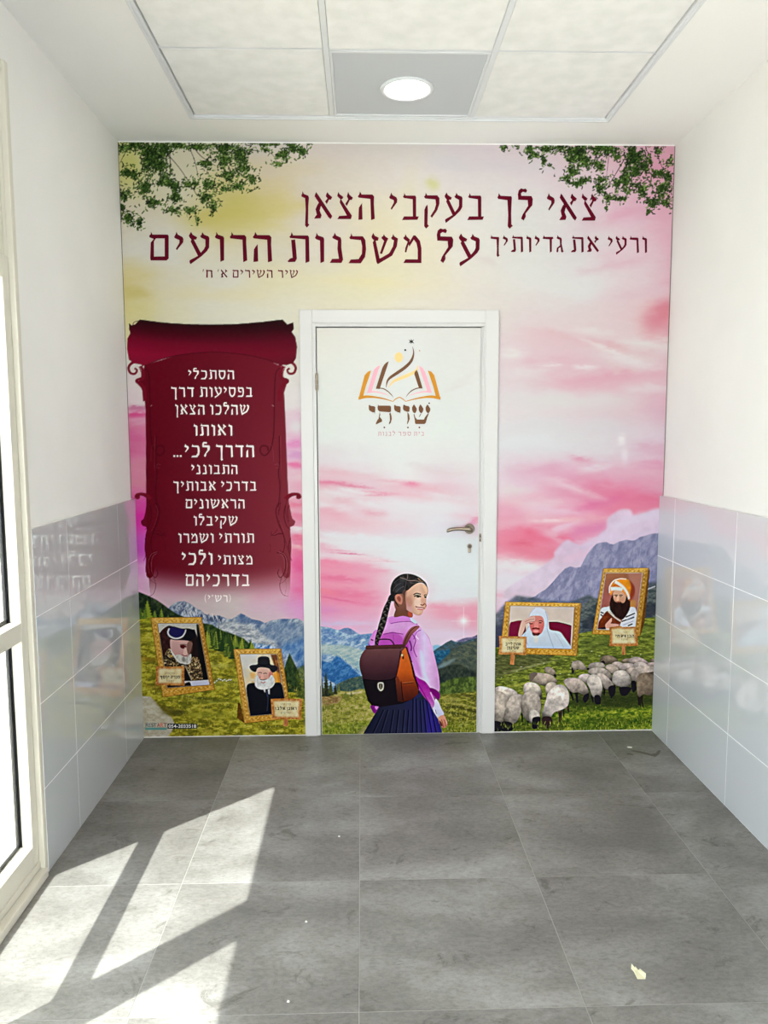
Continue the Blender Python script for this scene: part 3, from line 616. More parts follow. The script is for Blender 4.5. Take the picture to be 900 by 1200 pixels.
for k in range(70):
    x = 345+rng.random()*270; y_ = 235+(x-345)*0.28+rng.random()*70; hh = 40+rng.random()*45
    c = [(36,58,30),(64,88,36),(110,130,44),(150,160,52),(48,70,34)][rng.integers(5)]
    u, v = Q([(x, y_)])[0]; conifer(u, v, hh/4.286, (9+rng.random()*8)/4.286, c, .9)
WB.poly(Q([(770,380),(790,322),(812,370),(838,420),(850,520),(760,520),(752,440)]), texture([(24,40,24),(44,62,32),(64,84,40)], 2.5, .7, 75, 2.2), soft=.5)
WB.poly(Q([(828,400),(868,380),(868,560),(820,540)]), texture([(70,84,36),(124,130,50),(40,54,30)], 3, .8, 76, 2.6), op=.8, soft=1)
# path at lower left, dirt
WB.poly(V(150,770,6.43)([(50,290),(170,298),(215,345),(262,400),(330,455),(352,505),(330,560),(300,600),(50,620)]), texture([(170,158,134),(190,182,160),(208,202,186)], 5, 1.6, 77, 1.8), soft=.5)
WB.poly(V(150,770,6.43)([(190,330),(300,380),(420,400),(400,440),(330,450),(270,420)]), texture([(70,60,26),(96,86,34),(120,112,44)], 4, 2, 78, 2.2), op=.7, soft=1.3)
streaks(WB, [(190,805,16,3,4,(96,64,20),.7),(172,772,12,3,6,(150,110,30),.6),(205,835,14,3,2,(74,72,26),.7),(240,822,30,3,0,(110,116,36),.6),(250,838,30,4,3,(146,146,44),.6),(260,800,22,4,0,(150,150,60),.5),(255,780,18,3,2,(190,186,90),.6),(262,765,14,2,4,(72,78,34),.6),(180,752,14,3,8,(176,170,50),.7),(330,835,20,6,0,(170,156,44),.6),(176,728,12,3,10,(170,176,44),.6),(205,812,10,2,8,(60,58,22),.7),(232,818,18,1.6,8,(76,80,30),.7)])
for k in range(1500):
    v = 725+rng.random()*135; u = 162+rng.random()*192
    if v < 728+(u-162)*.42 and u > 240 or v < 724: continue
    if u < 205 and v > 822+(u-190)*.5 and v > 815: continue
    s_ = .5+(v-720)/120
    WB.line([(u, v), (u+rng.normal(0, 1.2), v-(1+2.2*rng.random())*s_)], .8*s_, [(206,198,86),(160,158,48),(84,80,26),(128,130,38),(186,160,70)][k % 5], .2, op=.55, smooth=False)
for k in range(9):
    u, v = V(155,690,4.286)([(415+k*10, 462+rng.normal(0, 5))])[0]; WB.ell(u, v, 1.4, .7, (222,220,212), op=.9); WB.ell(u+.8, v+.5, .6, .5, (60,56,44), op=.8)

# --- scroll panel
S1 = V(140,365,4.0909); S2 = V(145,540,4.0909)
def scroll_col(u, v):
    t = np.clip((u-172)/165, 0, 1)[..., None]; s_ = np.clip((v-440)/260, 0, 1)[..., None]
    a = np.array([100,6,26.])/255; b = np.array([112,26,40.])/255; c = np.array([132,52,62.])/255
    return a*(1-t)+(b*(1-s_)+c*s_)*t
body = [(169,428),(168,440),(164,446),(160,447),(165,452),(169,462),(170.5,480),(171,520),(171,560),(171.5,600),(173,640),(174,675),(178,712),(336,712),(340,690),(341,640),(339,600),(337,560),(335.5,520),(334,480),(333,460),(336,450),(339,446),(335,446),(331,440),(329.5,428),(312,420),(287,413),(250,410),(214,414),(189,422)]
m_, sl = WB.cover([body]); m_ = blur(m_, .5)
vv, uu = np.mgrid[sl[0], sl[1]]; vv = vv/R+V0; uu = uu/R+U0
fade = np.clip((700-vv+9*np.cos((uu-255)/50))/42, 0, 1); fade = fade*fade*(3-2*fade)
haze = np.clip((710-vv)/26, 0, 1)*np.clip((vv-650)/20, 0, 1)
WB.put(m_*haze*.55, sl, (196,156,160)); WB.put(m_*fade, sl, scroll_col(uu, vv)); WB.id[sl] = np.where((m_ > .5) & (vv < 705), 1, WB.id[sl])
# leafy side scrolls
mar, dk = (118,16,36), (70,6,20)
def orn(pts, w0, w1, c, op=1.0, soft=0.0, fadev=None): WB.line(pts, w0, c, w1, op=op, soft=soft, oid=1 if c == mar else None)
for sgn, F_ in ((1, lambda p: S2([p])[0]), (-1, lambda p: (2*255.2-S2([p])[0][0]+0.6, S2([p])[0][1]))):
    P = lambda L_: [F_(q) for q in L_]
    orn(P([(850,178),(842,162),(815,160),(790,170),(772,195),(762,240),(764,290)]), 1.6, 8, mar)
    WB.ell(*F_((838,174)), 3.0, 2.6, mar, oid=1)
    WB.blob(P([(760,180),(790,200),(800,240),(808,275),(822,290),(815,310),(795,322),(800,360),(804,420),(798,470),(800,520),(790,560),(760,540),(750,400),(745,260)]), scroll_col, op=.95, oid=1)
    WB.line(P([(845,172),(820,165),(792,180),(778,205),(776,250),(790,300)]), 1.2, dk, .3, op=.6)
    WB.line(P([(752,200),(742,260),(756,330),(775,380),(786,430)]), 1.0, dk, .4, op=.55)
    WB.line(P([(736,330),(720,350),(700,362)]), .9, dk, .3, op=.5)
    WB.line(P([(740,440),(765,460),(772,510),(760,560),(736,575)]), 1.1, (160,84,92), .3, op=.5)
    WB.line(P([(748,430),(778,455),(790,510),(776,570),(745,590)]), 1.1, dk, .3, op=.45)
    WB.line(P([(770,560),(780,600),(770,650)]), .9, (130,90,100), .2, op=.4)
for sgn in (1, -1):
    G = (lambda p: S1([p])[0]) if sgn < 0 else (lambda p: (2*248.6-S1([p])[0][0], S1([p])[0][1]))
    P = lambda L_: [G(q) for q in L_]
    WB.line(P([(118,258),(95,240),(62,246),(44,268),(52,294),(74,298),(84,282),(72,272)]), 3.6, mar, 2.4, oid=1)
    WB.line(P([(100,262),(112,292),(110,320),(84,332),(96,345),(116,372),(122,430)]), 4.6, mar, 4.6, oid=1)
    WB.line(P([(78,262),(98,272),(106,290)]), .9, (212,196,196), .4, op=.8)
    WB.line(P([(126,256),(152,246)]), 1.0, (190,150,160), .3, op=.9, smooth=False)
    WB.line(P([(146,456),(158,448)]), .9, (214,190,190), .3, op=.85, smooth=False)
    WB.line(P([(118,270),(140,300),(146,420),(148,560),(160,650),(190,690),(214,672),(206,645),(180,648),(176,668)]), 1.4, dk, 1.8, op=.7)
    WB.line(P([(150,720),(155,650),(175,636)]), .8, (150,70,84), .4, op=.4)
for F_ in (lambda p: S2([p])[0], lambda p: (2*255.2-S2([p])[0][0], S2([p])[0][1])):   # engraved side filigree
    Z_ = lambda L_: [F_(q) for q in L_]
    for q, w_, c, op in (([(746,-120),(747,0),(742,60),(748,120),(744,200),(738,260)], 1.5, dk, .75), ([(752,-120),(753,20),(750,120)], .7, (156,60,76), .6), ([(744,200),(730,240),(742,300),(764,350),(772,400),(764,440)], 1.5, dk, .7), ([(750,210),(738,245),(750,295),(770,340)], .7, (160,66,82), .6),
                        ([(775,215),(768,260),(780,310),(800,330)], 1.3, dk, .7), ([(790,215),(784,250),(792,290)], 1.0, dk, .6), ([(764,350),(742,350),(722,358),(706,352),(708,340)], 1.3, dk, .65), ([(735,440),(762,448),(776,480),(772,530),(752,560),(738,540),(744,520)], 1.4, dk, .65), ([(742,436),(770,450),(784,490),(780,540)], .7, (170,90,100), .6),
                        ([(800,370),(790,410),(796,450),(806,480)], 1.1, dk, .6), ([(757,560),(748,600),(762,640),(790,650)], 1.2, (96,50,62), .45), ([(700,400),(704,420),(698,440)], .8, dk, .4)): WB.line(Z_(q), w_, c, w_*.5, op=op)
for F_ in (lambda p: S2([p])[0], lambda p: (2*255.2-S2([p])[0][0], S2([p])[0][1])):
    WB.line([F_(q) for q in [(722,20),(740,16),(744,34),(728,32)]], .7, (150,84,92), .4, op=.5)
    WB.line([F_(q) for q in [(748,0),(752,120),(748,240)]], .9, dk, .6, op=.4)
roll = S1([(45,55),(58,66),(75,62),(98,38),(200,52),(320,60),(440,62),(560,60),(680,50),(782,38),(805,62),(833,52),(836,84),(826,98),(843,122),(852,170),(846,225),(832,248),(800,258),(775,254),(700,228),(600,206),(450,194),(300,206),(200,228),(120,258),(75,250),(45,232),(36,180),(38,130),(52,104),(45,82)])
def roll_col(u, v):
    s_ = np.clip((v-374-5*(1-((u-248)/100)**2)*1.2)/48, 0, 1); k = [0, .22, .5, .8, 1]
    C = np.array([(42,10,14),(62,8,20),(104,10,34),(122,14,40),(112,16,36)], float)/255
    o = np.stack([np.interp(s_, k, C[:, i]) for i in range(3)], -1); t = np.clip((u-150)/190, 0, 1)[..., None]
    return np.clip(o*(1.12-.25*t)+np.array([.05, 0, .03])*(1-t)*s_[..., None], 0, 1)
WB.poly(roll, roll_col, oid=1)
WB.line(S1([(120,260),(200,229),(300,207),(450,195),(600,207),(700,229),(775,256)]), 1.3, (76,8,24), op=.8)
WB.line(S1([(45,60),(60,72),(95,45),(300,64),(440,68),(680,56),(782,44)]), 1.2, (30,8,10), op=.5)

# --- four framed portraits, each leaning, each with a parchment name sign
def lerp4(c, s_, t):   # c: corners TL TR BR BL
    a = (c[0][0]*(1-s_)+c[1][0]*s_, c[0][1]*(1-s_)+c[1][1]*s_); b = (c[3][0]*(1-s_)+c[2][0]*s_, c[3][1]*(1-s_)+c[2][1]*s_)
    return (a[0]*(1-t)+b[0]*t, a[1]*(1-t)+b[1]*t)
def gold_frame(out, inn, oid, side=None):
    if side: WB.poly(side, texture([(84,52,16),(120,78,26)], 3, 1, oid, 2), oid=oid)
    pal = [[(190,138,48),(214,168,74),(228,188,100)],[(150,104,34),(178,130,50),(200,150,66)],[(168,116,34),(200,148,52),(220,172,76)],[(168,118,42),(196,148,60),(214,170,80)]]
    for k in range(4):
        q = [out[k], out[(k+1) % 4], inn[(k+1) % 4], inn[k]]
        WB.poly(q, texture(pal[k], 2.0, 1, 80+oid+k, 2.6), oid=oid)
        WB.line([out[k], out[(k+1) % 4]], .8, (128,84,26), op=.7, smooth=False)
        mid = [tuple((np.array(out[j])*.42+np.array(inn[j])*.58)) for j in (k, (k+1) % 4)]
        n = int(np.hypot(*(np.array(mid[0])-mid[1]))/2.4)
        for j in range(1, n):
            t = j/n; WB.ell(mid[0][0]*(1-t)+mid[1][0]*t, mid[0][1]*(1-t)+mid[1][1]*t, .75, .6, (236,204,124) if j % 2 else (134,88,26), op=.6)
        WB.line([inn[k], inn[(k+1) % 4]], 1.3, (92,58,18), op=.85, smooth=False)
def sign(pts, oid, post=None, seed=1):
    if post: WB.poly(post, texture([(150,88,44),(190,124,70),(206,144,88)], 2, .4, seed, 2), oid=oid)
    WB.poly(pts, texture([(148,86,34),(184,120,58),(208,150,88)], 2.2, 1, seed+3, 2.4), oid=oid)
    c = np.mean(np.array(pts), 0); inner = [tuple(c+(np.array(p)-c)*np.array([.80, .76])) for p in pts]
    WB.poly(inner, texture([(210,186,132),(226,212,166),(230,222,186)], 4, 1, seed+6, 1.6), soft=1.0)
def clipdraw(inn, oid, fn):
    """draw a picture clipped to the inside of its frame"""
    m_, sl = WB.cover([inn]); a0 = WB.a[sl].copy(); i0 = WB.id[sl].copy(); fn(); mm = m_[..., None]
    A = WB.a.copy() if False else None
    WB.a[sl] = a0*(1-mm)+WB.a[sl]*mm; WB.id[sl] = np.where(m_ > .5, oid, i0)
def clipdraw(inn, oid, fn):
    m_, sl = WB.cover([inn]); a0 = WB.a.copy(); i0 = WB.id.copy(); fn(); mm = m_[..., None]
    new = a0[sl]*(1-mm)+WB.a[sl]*mm; WB.a[:] = a0; WB.id[:] = i0; WB.a[sl] = new
    WB.id[sl] = np.where(m_ > .5, oid, WB.id[sl])

# A: man in a navy domed hat with white trim, head bowed
A = V(175, 720, 11.25)
outA, inA = A([(18,44),(690,36),(862,990),(178,1092)]), A([(112,122),(648,122),(792,925),(238,968)])
gold_frame(outA, inA, 2)
def picA():
    b = WB
    b.poly(A([(60,60),(900,60),(900,1100),(60,1100)]), (34,22,24))
    b.poly(A([(100,100),(680,100),(700,330),(640,330),(600,200),(420,190),(280,150),(150,230),(120,260)]), texture([(176,172,164),(204,202,194)], 3, 1, 3, 1.5), soft=.2)
    b.poly(A([(620,130),(690,130),(820,940),(700,900),(640,500)]), (20,20,22), soft=.4)
    b.blob(A([(150,230),(280,150),(300,330),(240,470),(190,540),(160,400)]), texture([(40,18,20),(70,40,36)], 3, 1, 4, 2), soft=.2)
    b.blob(A([(190,600),(230,480),(290,450),(340,560),(420,640),(480,690),(500,780),(250,780),(190,720)]), texture([(40,38,34),(120,96,62),(206,186,140),(58,50,40)], 1.6, 1, 5, 3))
    b.line(A([(285,455),(320,530),(365,590)]), 2.4, (206,206,196)); b.line(A([(215,540),(270,590),(350,620)]), 2.0, (22,24,22)); b.ell(*A([(290,550)])[0], 1.4, .9, (210,160,70))
    b.blob(A([(480,690),(540,600),(580,560),(650,580),(680,700),(700,800),(690,860),(560,870),(500,800)]), texture([(40,34,30),(110,86,56),(190,164,118),(60,48,38)], 1.5, 1, 6, 3.4))
    for k in range(16):
        q = A([(520+rng.random()*150, 620+rng.random()*220)])[0]; b.ell(q[0], q[1], 1.3, .8, (214,188,140) if k % 2 else (34,28,26), ang=rng.random()*90, op=.8)
    b.poly(A([(430,700),(480,690),(560,880),(500,900)]), (24,22,24)); b.line(A([(470,670),(520,780),(560,870)]), .9, (150,140,124), smooth=False)
    b.blob(A([(280,330),(340,340),(480,345),(560,370),(560,430),(530,520),(500,560),(400,590),(340,540),(290,470),(275,400)]), grad([(745,(206,166,160)),(765,(196,148,146)),(775,(170,124,122))]), soft=.2)
    b.blob(A([(500,380),(560,350),(570,450),(540,530),(500,500)]), (96,60,50), op=.7, soft=.4)
    b.blob(A([(405,410),(450,400),(490,420),(470,450),(420,445)]), (88,20,28), soft=.3); b.line(A([(400,400),(450,392),(500,405)]), .8, (120,90,84))
    b.blob(A([(470,430),(495,480),(500,530),(470,545),(445,520)]), (222,182,172), op=.8, soft=.2); b.line(A([(430,530),(470,545),(500,535)]), .8, (130,70,74))
    b.blob(A([(350,540),(400,530),(440,550),(500,560),(545,520),(555,580),(540,640),(490,660),(440,650),(400,640),(360,610)]), texture([(150,146,140),(196,192,186),(216,212,206)], 2, .5, 7, 2))
    b.ell(*A([(450,590)])[0], 2.0, 3.0, (104,96,92), op=.6, soft=.5)
    b.blob(A([(235,200),(280,165),(330,160),(420,185),(520,185),(590,210),(610,260),(590,310),(560,335),(480,340),(380,335),(290,330),(250,290)]), (20,18,28))
    b.blob(A([(260,190),(330,170),(430,190),(470,215),(440,280),(370,310),(300,290),(260,250)]), (34,30,84), soft=.3)
    b.line(A([(262,185),(245,240),(275,290),(350,318),(430,295),(470,240),(480,200)]), 1.9, (218,220,228), 1.5)
    b.poly(A([(460,880),(540,880),(780,862),(800,940),(560,945),(540,920),(470,930)]), (196,196,216)); b.blob(A([(470,910),(530,890),(545,935),(470,945)]), (20,20,26)); b.poly(A([(285,950),(470,930),(470,960),(290,975)]), (24,20,22))
clipdraw(inA, 12, picA)
for k in range(4): WB.line([inA[k], inA[(k+1) % 4]], .6, (206,196,176), op=.55, smooth=False)
sA = A([(84,684),(300,690),(466,684),(458,800),(466,940),(260,932),(78,936),(88,800)]); sign(sA, 22, None, 101)

# B: man with white beard, black brimmed hat and black coat
B = V(270, 755, 10.0)
outB, inB = B([(38,58),(592,52),(718,866),(165,926)]), B([(110,118),(546,116),(668,806),(232,842)])
gold_frame(outB, inB, 3, B([(88,678),(78,862),(164,926),(120,700)]))
def picB():
    b = WB
    b.poly(B([(80,90),(700,90),(700,900),(80,900)]), texture([(206,200,186),(222,204,166),(216,166,92),(226,210,180)], 5, 1, 8, 2.4))
    b.poly(B([(110,110),(330,110),(300,260),(180,300),(130,220)]), (212,214,216), op=.7, soft=1.2)
    b.poly(B([(470,120),(560,120),(600,460),(560,440),(540,330)]), texture([(120,70,40),(196,130,50),(90,56,36)], 3, .6, 9, 2.6), soft=.4)
    b.blob(B([(500,340),(560,330),(590,450),(520,450)]), (226,148,40), op=.8, soft=.6); b.blob(B([(235,330),(290,340),(280,400),(240,390)]), (230,160,70), op=.6, soft=.8)
    b.blob(B([(190,490),(290,450),(400,470),(520,450),(600,465),(640,620),(690,850),(230,850),(210,700)]), (20,22,30))
    b.line(B([(430,540),(440,650),(430,780)]), 1.0, (60,66,84), op=.6); b.line(B([(420,540),(440,620)]), 1.6, (40,50,70))
    b.poly(B([(390,520),(410,530),(408,570),(392,548)]), (220,220,216)); b.poly(B([(440,530),(462,520),(458,590),(444,575)]), (224,224,220))
    b.blob(B([(315,290),(380,270),(460,285),(490,330),(485,390),(440,430),(350,430),(318,380)]), grad([(783,(216,176,160)),(797,(206,152,140))]), soft=.2)
    b.blob(B([(455,330),(490,310),(500,350),(480,400),(450,380)]), (196,110,104), op=.8, soft=.3)
    b.line(B([(325,335),(350,330),(368,340)]), .9, (96,66,58)); b.line(B([(385,345),(410,338),(430,345)]), .9, (96,66,58))
    b.blob(B([(362,350),(385,352),(390,400),(368,408),(352,395)]), (228,170,158)); b.line(B([(345,395),(350,380)]), .8, (90,50,46))
    b.blob(B([(296,375),(320,370),(345,410),(400,415),(450,400),(480,360),(515,400),(518,460),(480,510),(420,526),(350,528),(300,500),(286,450)]), texture([(176,176,176),(212,212,212),(232,232,232)], 2, .4, 10, 1.8))
    b.line(B([(355,440),(385,452),(410,440)]), 1.3, (196,140,134)); b.line(B([(345,412),(385,418),(425,408)]), 1.0, (120,108,104))
    b.blob(B([(222,268),(245,245),(315,235),(318,200),(328,155),(385,140),(445,150),(462,185),(470,235),(530,250),(556,275),(540,310),(500,332),(470,310),(450,285),(380,272),(320,280),(296,326),(250,310)]), (34,34,40))
    b.line(B([(318,232),(390,245),(468,234)]), 1.6, (20,20,24), op=.7); b.line(B([(335,160),(385,150),(440,158)]), .8, (66,66,74), op=.7)
clipdraw(inB, 13, picB)
for k in range(4): WB.line([inB[k], inB[(k+1) % 4]], .6, (206,190,160), op=.6, smooth=False)
sB = B([(474,642),(660,634),(846,640),(832,760),(830,884),(650,878),(490,872),(480,750)]); sign(sB, 23, B([(620,870),(682,876),(672,962),(620,960)]), 111)

# C: man draped in white, hand to brow, in a wine-red chair
Cc = V(580, 695, 8.571)
outC, inC = Cc([(105,88),(866,102),(822,630),(52,604)]), Cc([(155,130),(796,142),(768,560),(128,545)])
gold_frame(outC, inC, 4)
def picC():
    b = WB
    b.poly(Cc([(100,100),(850,100),(850,600),(100,600)]), grad([(710,(206,190,178)),(735,(216,196,184))], 1, .05, 8, 3))
    b.blob(Cc([(150,310),(190,285),(260,275),(300,300),(300,450),(140,460)]), (120,20,54)); b.poly(Cc([(540,290),(600,288),(700,305),(770,330),(760,530),(640,400),(545,370)]), (112,16,48))
    b.line(Cc([(545,292),(640,296),(765,328)]), 1.2, (70,10,30))
    b.blob(Cc([(260,440),(330,360),(345,240),(380,165),(440,148),(500,170),(535,240),(540,330),(560,370),(650,390),(700,450),(760,545),(700,560),(330,560),(300,470)]), grad([(712,(214,218,232)),(735,(206,214,228)),(758,(190,204,220))], 1, .03, 4, 5))
    b.blob(Cc([(350,240),(400,228),(470,235),(495,290),(490,350),(460,410),(400,420),(360,370),(345,300)]), grad([(720,(214,140,128)),(735,(206,104,100)),(744,(200,96,96))]), soft=.2)
    b.blob(Cc([(235,420),(265,290),(300,265),(360,240),(400,235),(395,285),(320,310),(290,380),(260,440)]), grad([(722,(216,170,156)),(740,(220,176,162))]), soft=.15)
    b.line(Cc([(300,290),(350,268),(396,262)]), .7, (150,90,84), op=.7); b.line(Cc([(310,305),(360,288),(396,284)]), .7, (150,90,84), op=.6); b.line(Cc([(345,300),(360,310),(380,306)]), 1.1, (60,30,34))
    b.line(Cc([(440,282),(462,276),(480,288)]), .9, (70,36,36)); b.ell(*Cc([(455,298)])[0], 1.7, .8, (70,34,34)); b.blob(Cc([(400,290),(428,290),(436,345),(412,356),(395,345)]), (224,140,130), op=.8)
    b.line(Cc([(372,360),(410,352),(450,362)]), 1.8, (120,30,36)); b.blob(Cc([(385,378),(412,372),(440,380),(425,392),(395,392)]), (226,150,146)); b.blob(Cc([(375,395),(410,405),(450,398),(445,420),(410,435),(380,420)]), (84,10,20), soft=.25)
    b.blob(Cc([(392,430),(432,430),(436,480),(410,500),(392,470)]), (222,214,206), op=.8, soft=.4); b.line(Cc([(400,150),(350,210),(345,250)]), .9, (170,178,200), op=.6)
    b.line(Cc([(505,180),(530,260),(525,360),(560,470),(590,550)]), 1.2, (150,164,196), op=.55); b.line(Cc([(345,330),(300,420),(330,520)]), 1.2, (160,172,200), op=.6); b.line(Cc([(600,400),(650,470),(690,550)]), 1, (156,170,196), op=.4)
clipdraw(inC, 14, picC)
for k in range(4): WB.line([inC[k], inC[(k+1) % 4]], .6, (214,200,176), op=.5, smooth=False)
sC = Cc([(40,430),(180,436),(320,438),(318,520),(312,624),(170,616),(36,618),(46,520)]); sign(sC, 24, Cc([(158,616),(200,622),(192,722),(152,716)]), 121)

# D: painted man in an orange-and-white turban with a dark beard, holding a book
Dd = V(690, 660, 10.909)
outD, inD = Dd([(186,68),(766,60),(652,930),(45,906)]), Dd([(218,124),(686,126),(588,862),(108,846)])
gold_frame(outD, inD, 5, Dd([(766,60),(782,100),(712,760),(660,925),(640,900)]))
def picD():
    b = WB
    b.poly(Dd([(80,80),(760,80),(760,980),(80,980)]), grad([(670,(150,98,60)),(700,(164,92,84)),(730,(140,86,70))], 1, .12, 8, 5))
    b.blob(Dd([(500,130),(700,130),(640,500),(560,560),(580,350)]), (178,120,104), op=.8, soft=1)
    b.blob(Dd([(520,480),(600,480),(590,580),(520,560)]), (190,132,60), op=.8, soft=.8)
    b.blob(Dd([(150,600),(230,560),(290,560),(330,700),(300,840),(110,860)]), (214,218,226)); b.blob(Dd([(500,580),(590,570),(620,700),(600,860),(400,860),(420,740)]), (216,218,228))
    for q in ([(150,625),(190,640)],[(150,655),(180,680)],[(470,690),(590,640)],[(420,745),(580,690)],[(500,800),(560,775)]): b.line(Dd(q), 1.5, (26,26,44), smooth=False)
    for q in ([(480,720),(585,670)],[(440,790),(570,740)]): b.line(Dd(q), 1.0, (176,180,200), smooth=False)
    b.blob(Dd([(115,780),(160,700),(240,610),(330,680),(410,750),(360,790),(230,830),(120,845)]), texture([(96,36,14),(136,60,24),(110,44,18)], 4, 1, 12, 2))
    b.line(Dd([(245,612),(330,690),(408,742)]), 1.3, (214,200,170)); b.line(Dd([(215,830),(120,845)]), 3, (30,22,34), smooth=False)
    b.blob(Dd([(210,790),(250,740),(290,700),(295,740),(280,770),(340,775),(380,785),(370,810),(300,820),(230,835)]), (216,160,140))
    b.blob(Dd([(318,360),(400,340),(450,370),(480,430),(470,500),(420,530),(350,510),(315,450)]), grad([(693,(216,170,140)),(706,(196,136,108))]), soft=.2)
    b.blob(Dd([(275,470),(310,400),(322,470),(360,500),(400,490),(440,510),(470,470),(480,380),(520,440),(528,560),(490,650),(430,720),(370,700),(310,650),(268,580)]), texture([(30,16,14),(52,30,24),(42,22,20)], 3, .4, 13, 2))
    b.line(Dd([(325,410),(350,405),(368,414)]), 1.1, (50,26,20)); b.line(Dd([(388,412),(410,404),(432,414)]), 1.1, (50,26,20)); b.ell(*Dd([(350,425)])[0], 1.1, .6, (40,22,20)); b.ell(*Dd([(408,426)])[0], 1.1, .6, (40,22,20))
    b.blob(Dd([(366,420),(382,420),(386,470),(366,482),(352,470)]), (226,180,148)); b.line(Dd([(352,498),(375,492),(398,500)]), .9, (150,70,60))
    b.blob(Dd([(262,330),(280,260),(340,210),(420,190),(500,210),(560,270),(586,360),(560,440),(520,480),(490,430),(440,380),(400,345),(320,350),(290,400),(270,400)]), grad([(740,(224,140,30)),(745,(206,110,24))], 0, .1, 4, 6))
    b.blob(Dd([(520,220),(580,290),(588,380),(550,460),(515,478),(530,380),(540,300)]), (128,44,40), op=.8, soft=.6)
    b.line(Dd([(265,380),(268,300),(320,225),(400,200),(480,205)]), 1.8, (236,232,220), 1.0); b.line(Dd([(335,235),(400,275),(460,330),(500,400),(515,460)]), 3.6, (226,224,208), 2.2); b.line(Dd([(280,330),(350,325),(430,335)]), 4.4, (224,226,220), 3.4)
    b.line(Dd([(300,300),(350,280),(385,300)]), 1.4, (206,90,30), op=.8)
clipdraw(inD, 15, picD)
for k in range(4): WB.line([inD[k], inD[(k+1) % 4]], .9, (206,190,180), op=.75, smooth=False)
sD = Dd([(258,818),(400,800),(430,816),(612,812),(622,930),(634,1056),(440,1062),(262,1060),(270,940)]); sign(sD, 25, Dd([(420,1056),(466,1056),(466,1172),(424,1172)]), 131)

# --- the flock
T7 = V(575, 760, 8.5714); T8 = V(670, 760, 8.5714)
sheep_ids = []
def sheep(T, body, tone, head=None, legs=(), light=(0, -1), hc=(30,26,34)):
    oid = 40+len(sheep_ids); sheep_ids.append(oid)
    for lg in legs: WB.line(T(lg[:-1]), lg[-1], hc, max(lg[-1]*.55, .6), smooth=False, oid=oid)
    pts = spline(T(body)); P_ = np.array(pts); cu, cv = P_.mean(0); ru, rv = np.ptp(P_, axis=0)/2
    t = np.array(tone, float)/255*1.12
    def c(u, v):
        d = ((u-cu)/ru*light[0]+(v-cv)/rv*light[1]); e = ((u-cu)/ru)**2+((v-cv)/rv)**2
        s_ = np.clip(.90+.30*d-.24*e**1.5, .34, 1.22); n = fbm(*u.shape, 3.2*R, oid*3, 1.0, 3)-.5; n2 = fbm(*u.shape, 9*R, oid*5, .8, 3)-.5
        return np.clip(t*(s_*(1+.45*n+.40*n2))[..., None], 0, 1)
    shadow = [(p[0]+.6, p[1]+1.2) for p in pts]; WB.poly(shadow, (34,34,20), op=.3, soft=.8)
    WB.poly(pts, c, oid=oid, soft=.22)
    if head: WB.blob(T(head), hc, oid=oid, soft=.2)
WB.poly([(668,812),(700,800),(740,806),(768,800),(768,826),(736,830),(700,826),(672,828)], (40,46,26), op=.6, soft=1.5)
WB.poly([(600,842),(640,838),(668,846),(660,856),(600,857)], (46,54,26), op=.5, soft=1.5)
g1, g2, g3, g4 = (172,158,146), (190,178,168), (206,194,186), (140,124,104)
sheep(T8, [(285,110),(320,75),(380,68),(430,90),(465,120),(450,135),(380,150),(320,158),(290,140)], (126,110,92), [(290,140),(320,120),(335,150),(310,160)], light=(.3,-1))
sheep(T8, [(495,125),(540,102),(580,100),(590,130),(520,145)], g4)
sheep(T8, [(560,130),(600,92),(660,84),(720,105),(770,140),(790,160),(700,160),(600,150)], (176,158,152), light=(.2,-1))
sheep(T8, [(790,115),(830,100),(860,110),(850,140),(800,138)], (126,108,100))
sheep(T8, [(740,160),(790,140),(860,140),(860,200),(780,190)], (164,146,140))
sheep(T8, [(400,160),(430,135),(480,135),(520,160),(520,200),(450,190)], (186,168,160))
sheep(T8, [(610,180),(640,140),(700,135),(750,155),(770,190),(700,210),(640,205)], (186,172,166))
sheep(T8, [(470,190),(500,155),(560,145),(620,155),(650,190),(620,225),(540,215),(480,215)], (188,172,166))
sheep(T8, [(160,190),(190,150),(250,138),(310,145),(335,180),(300,205),(220,205),(170,210)], (172,160,148), [(150,200),(170,195),(175,215),(155,215)])
sheep(T8, [(335,185),(370,160),(420,165),(465,195),(470,230),(430,260),(400,250),(370,220)], (190,172,158))
sheep(T8, [(540,215),(580,190),(630,195),(660,230),(640,280),(590,270)], (176,158,148))
sheep(T8, [(-2,215),(0,150),(40,122),(90,128),(130,170),(150,205),(110,215),(60,205),(20,222)], (158,144,130), [(-2,200),(12,195),(14,240),(2,250)], [[(20,215),(14,248),2.0],[(60,205),(50,215),2.0]], light=(.1,-1))
sheep(T8, [(165,240),(180,205),(240,192),(320,200),(375,230),(405,290),(400,330),(340,300),(280,260),(210,262)], (178,164,154), light=(.1,-1))
sheep(T8, [(590,270),(600,225),(650,185),(730,178),(860,185),(860,320),(760,330),(660,330),(610,350)], (184,168,158), [(600,330),(640,330),(650,400),(620,445),(600,400)], light=(.1,-1))
sheep(T8, [(230,260),(280,245),(330,265),(380,310),(420,360),(425,390),(370,412),(330,400),(300,330),(260,290)], (196,180,170), [(370,390),(430,370),(440,430),(420,480),(380,470)], [[(330,390),(325,470),3.0],[(395,440),(400,500),3.0]])
sheep(T8, [(408,290),(430,235),(490,218),(540,225),(585,280),(595,340),(580,380),(520,390),(450,370),(412,340)], (198,186,178), [(480,390),(560,385),(600,400),(570,450),(540,475),(500,470),(480,430)], [[(495,400),(498,460),2.4],[(430,360),(440,400),1.6]], light=(-.1,-1))
sheep(T8, [(64,290),(100,258),(170,258),(200,290),(190,340),(150,350),(100,320)], (194,180,172), light=(0,-1))
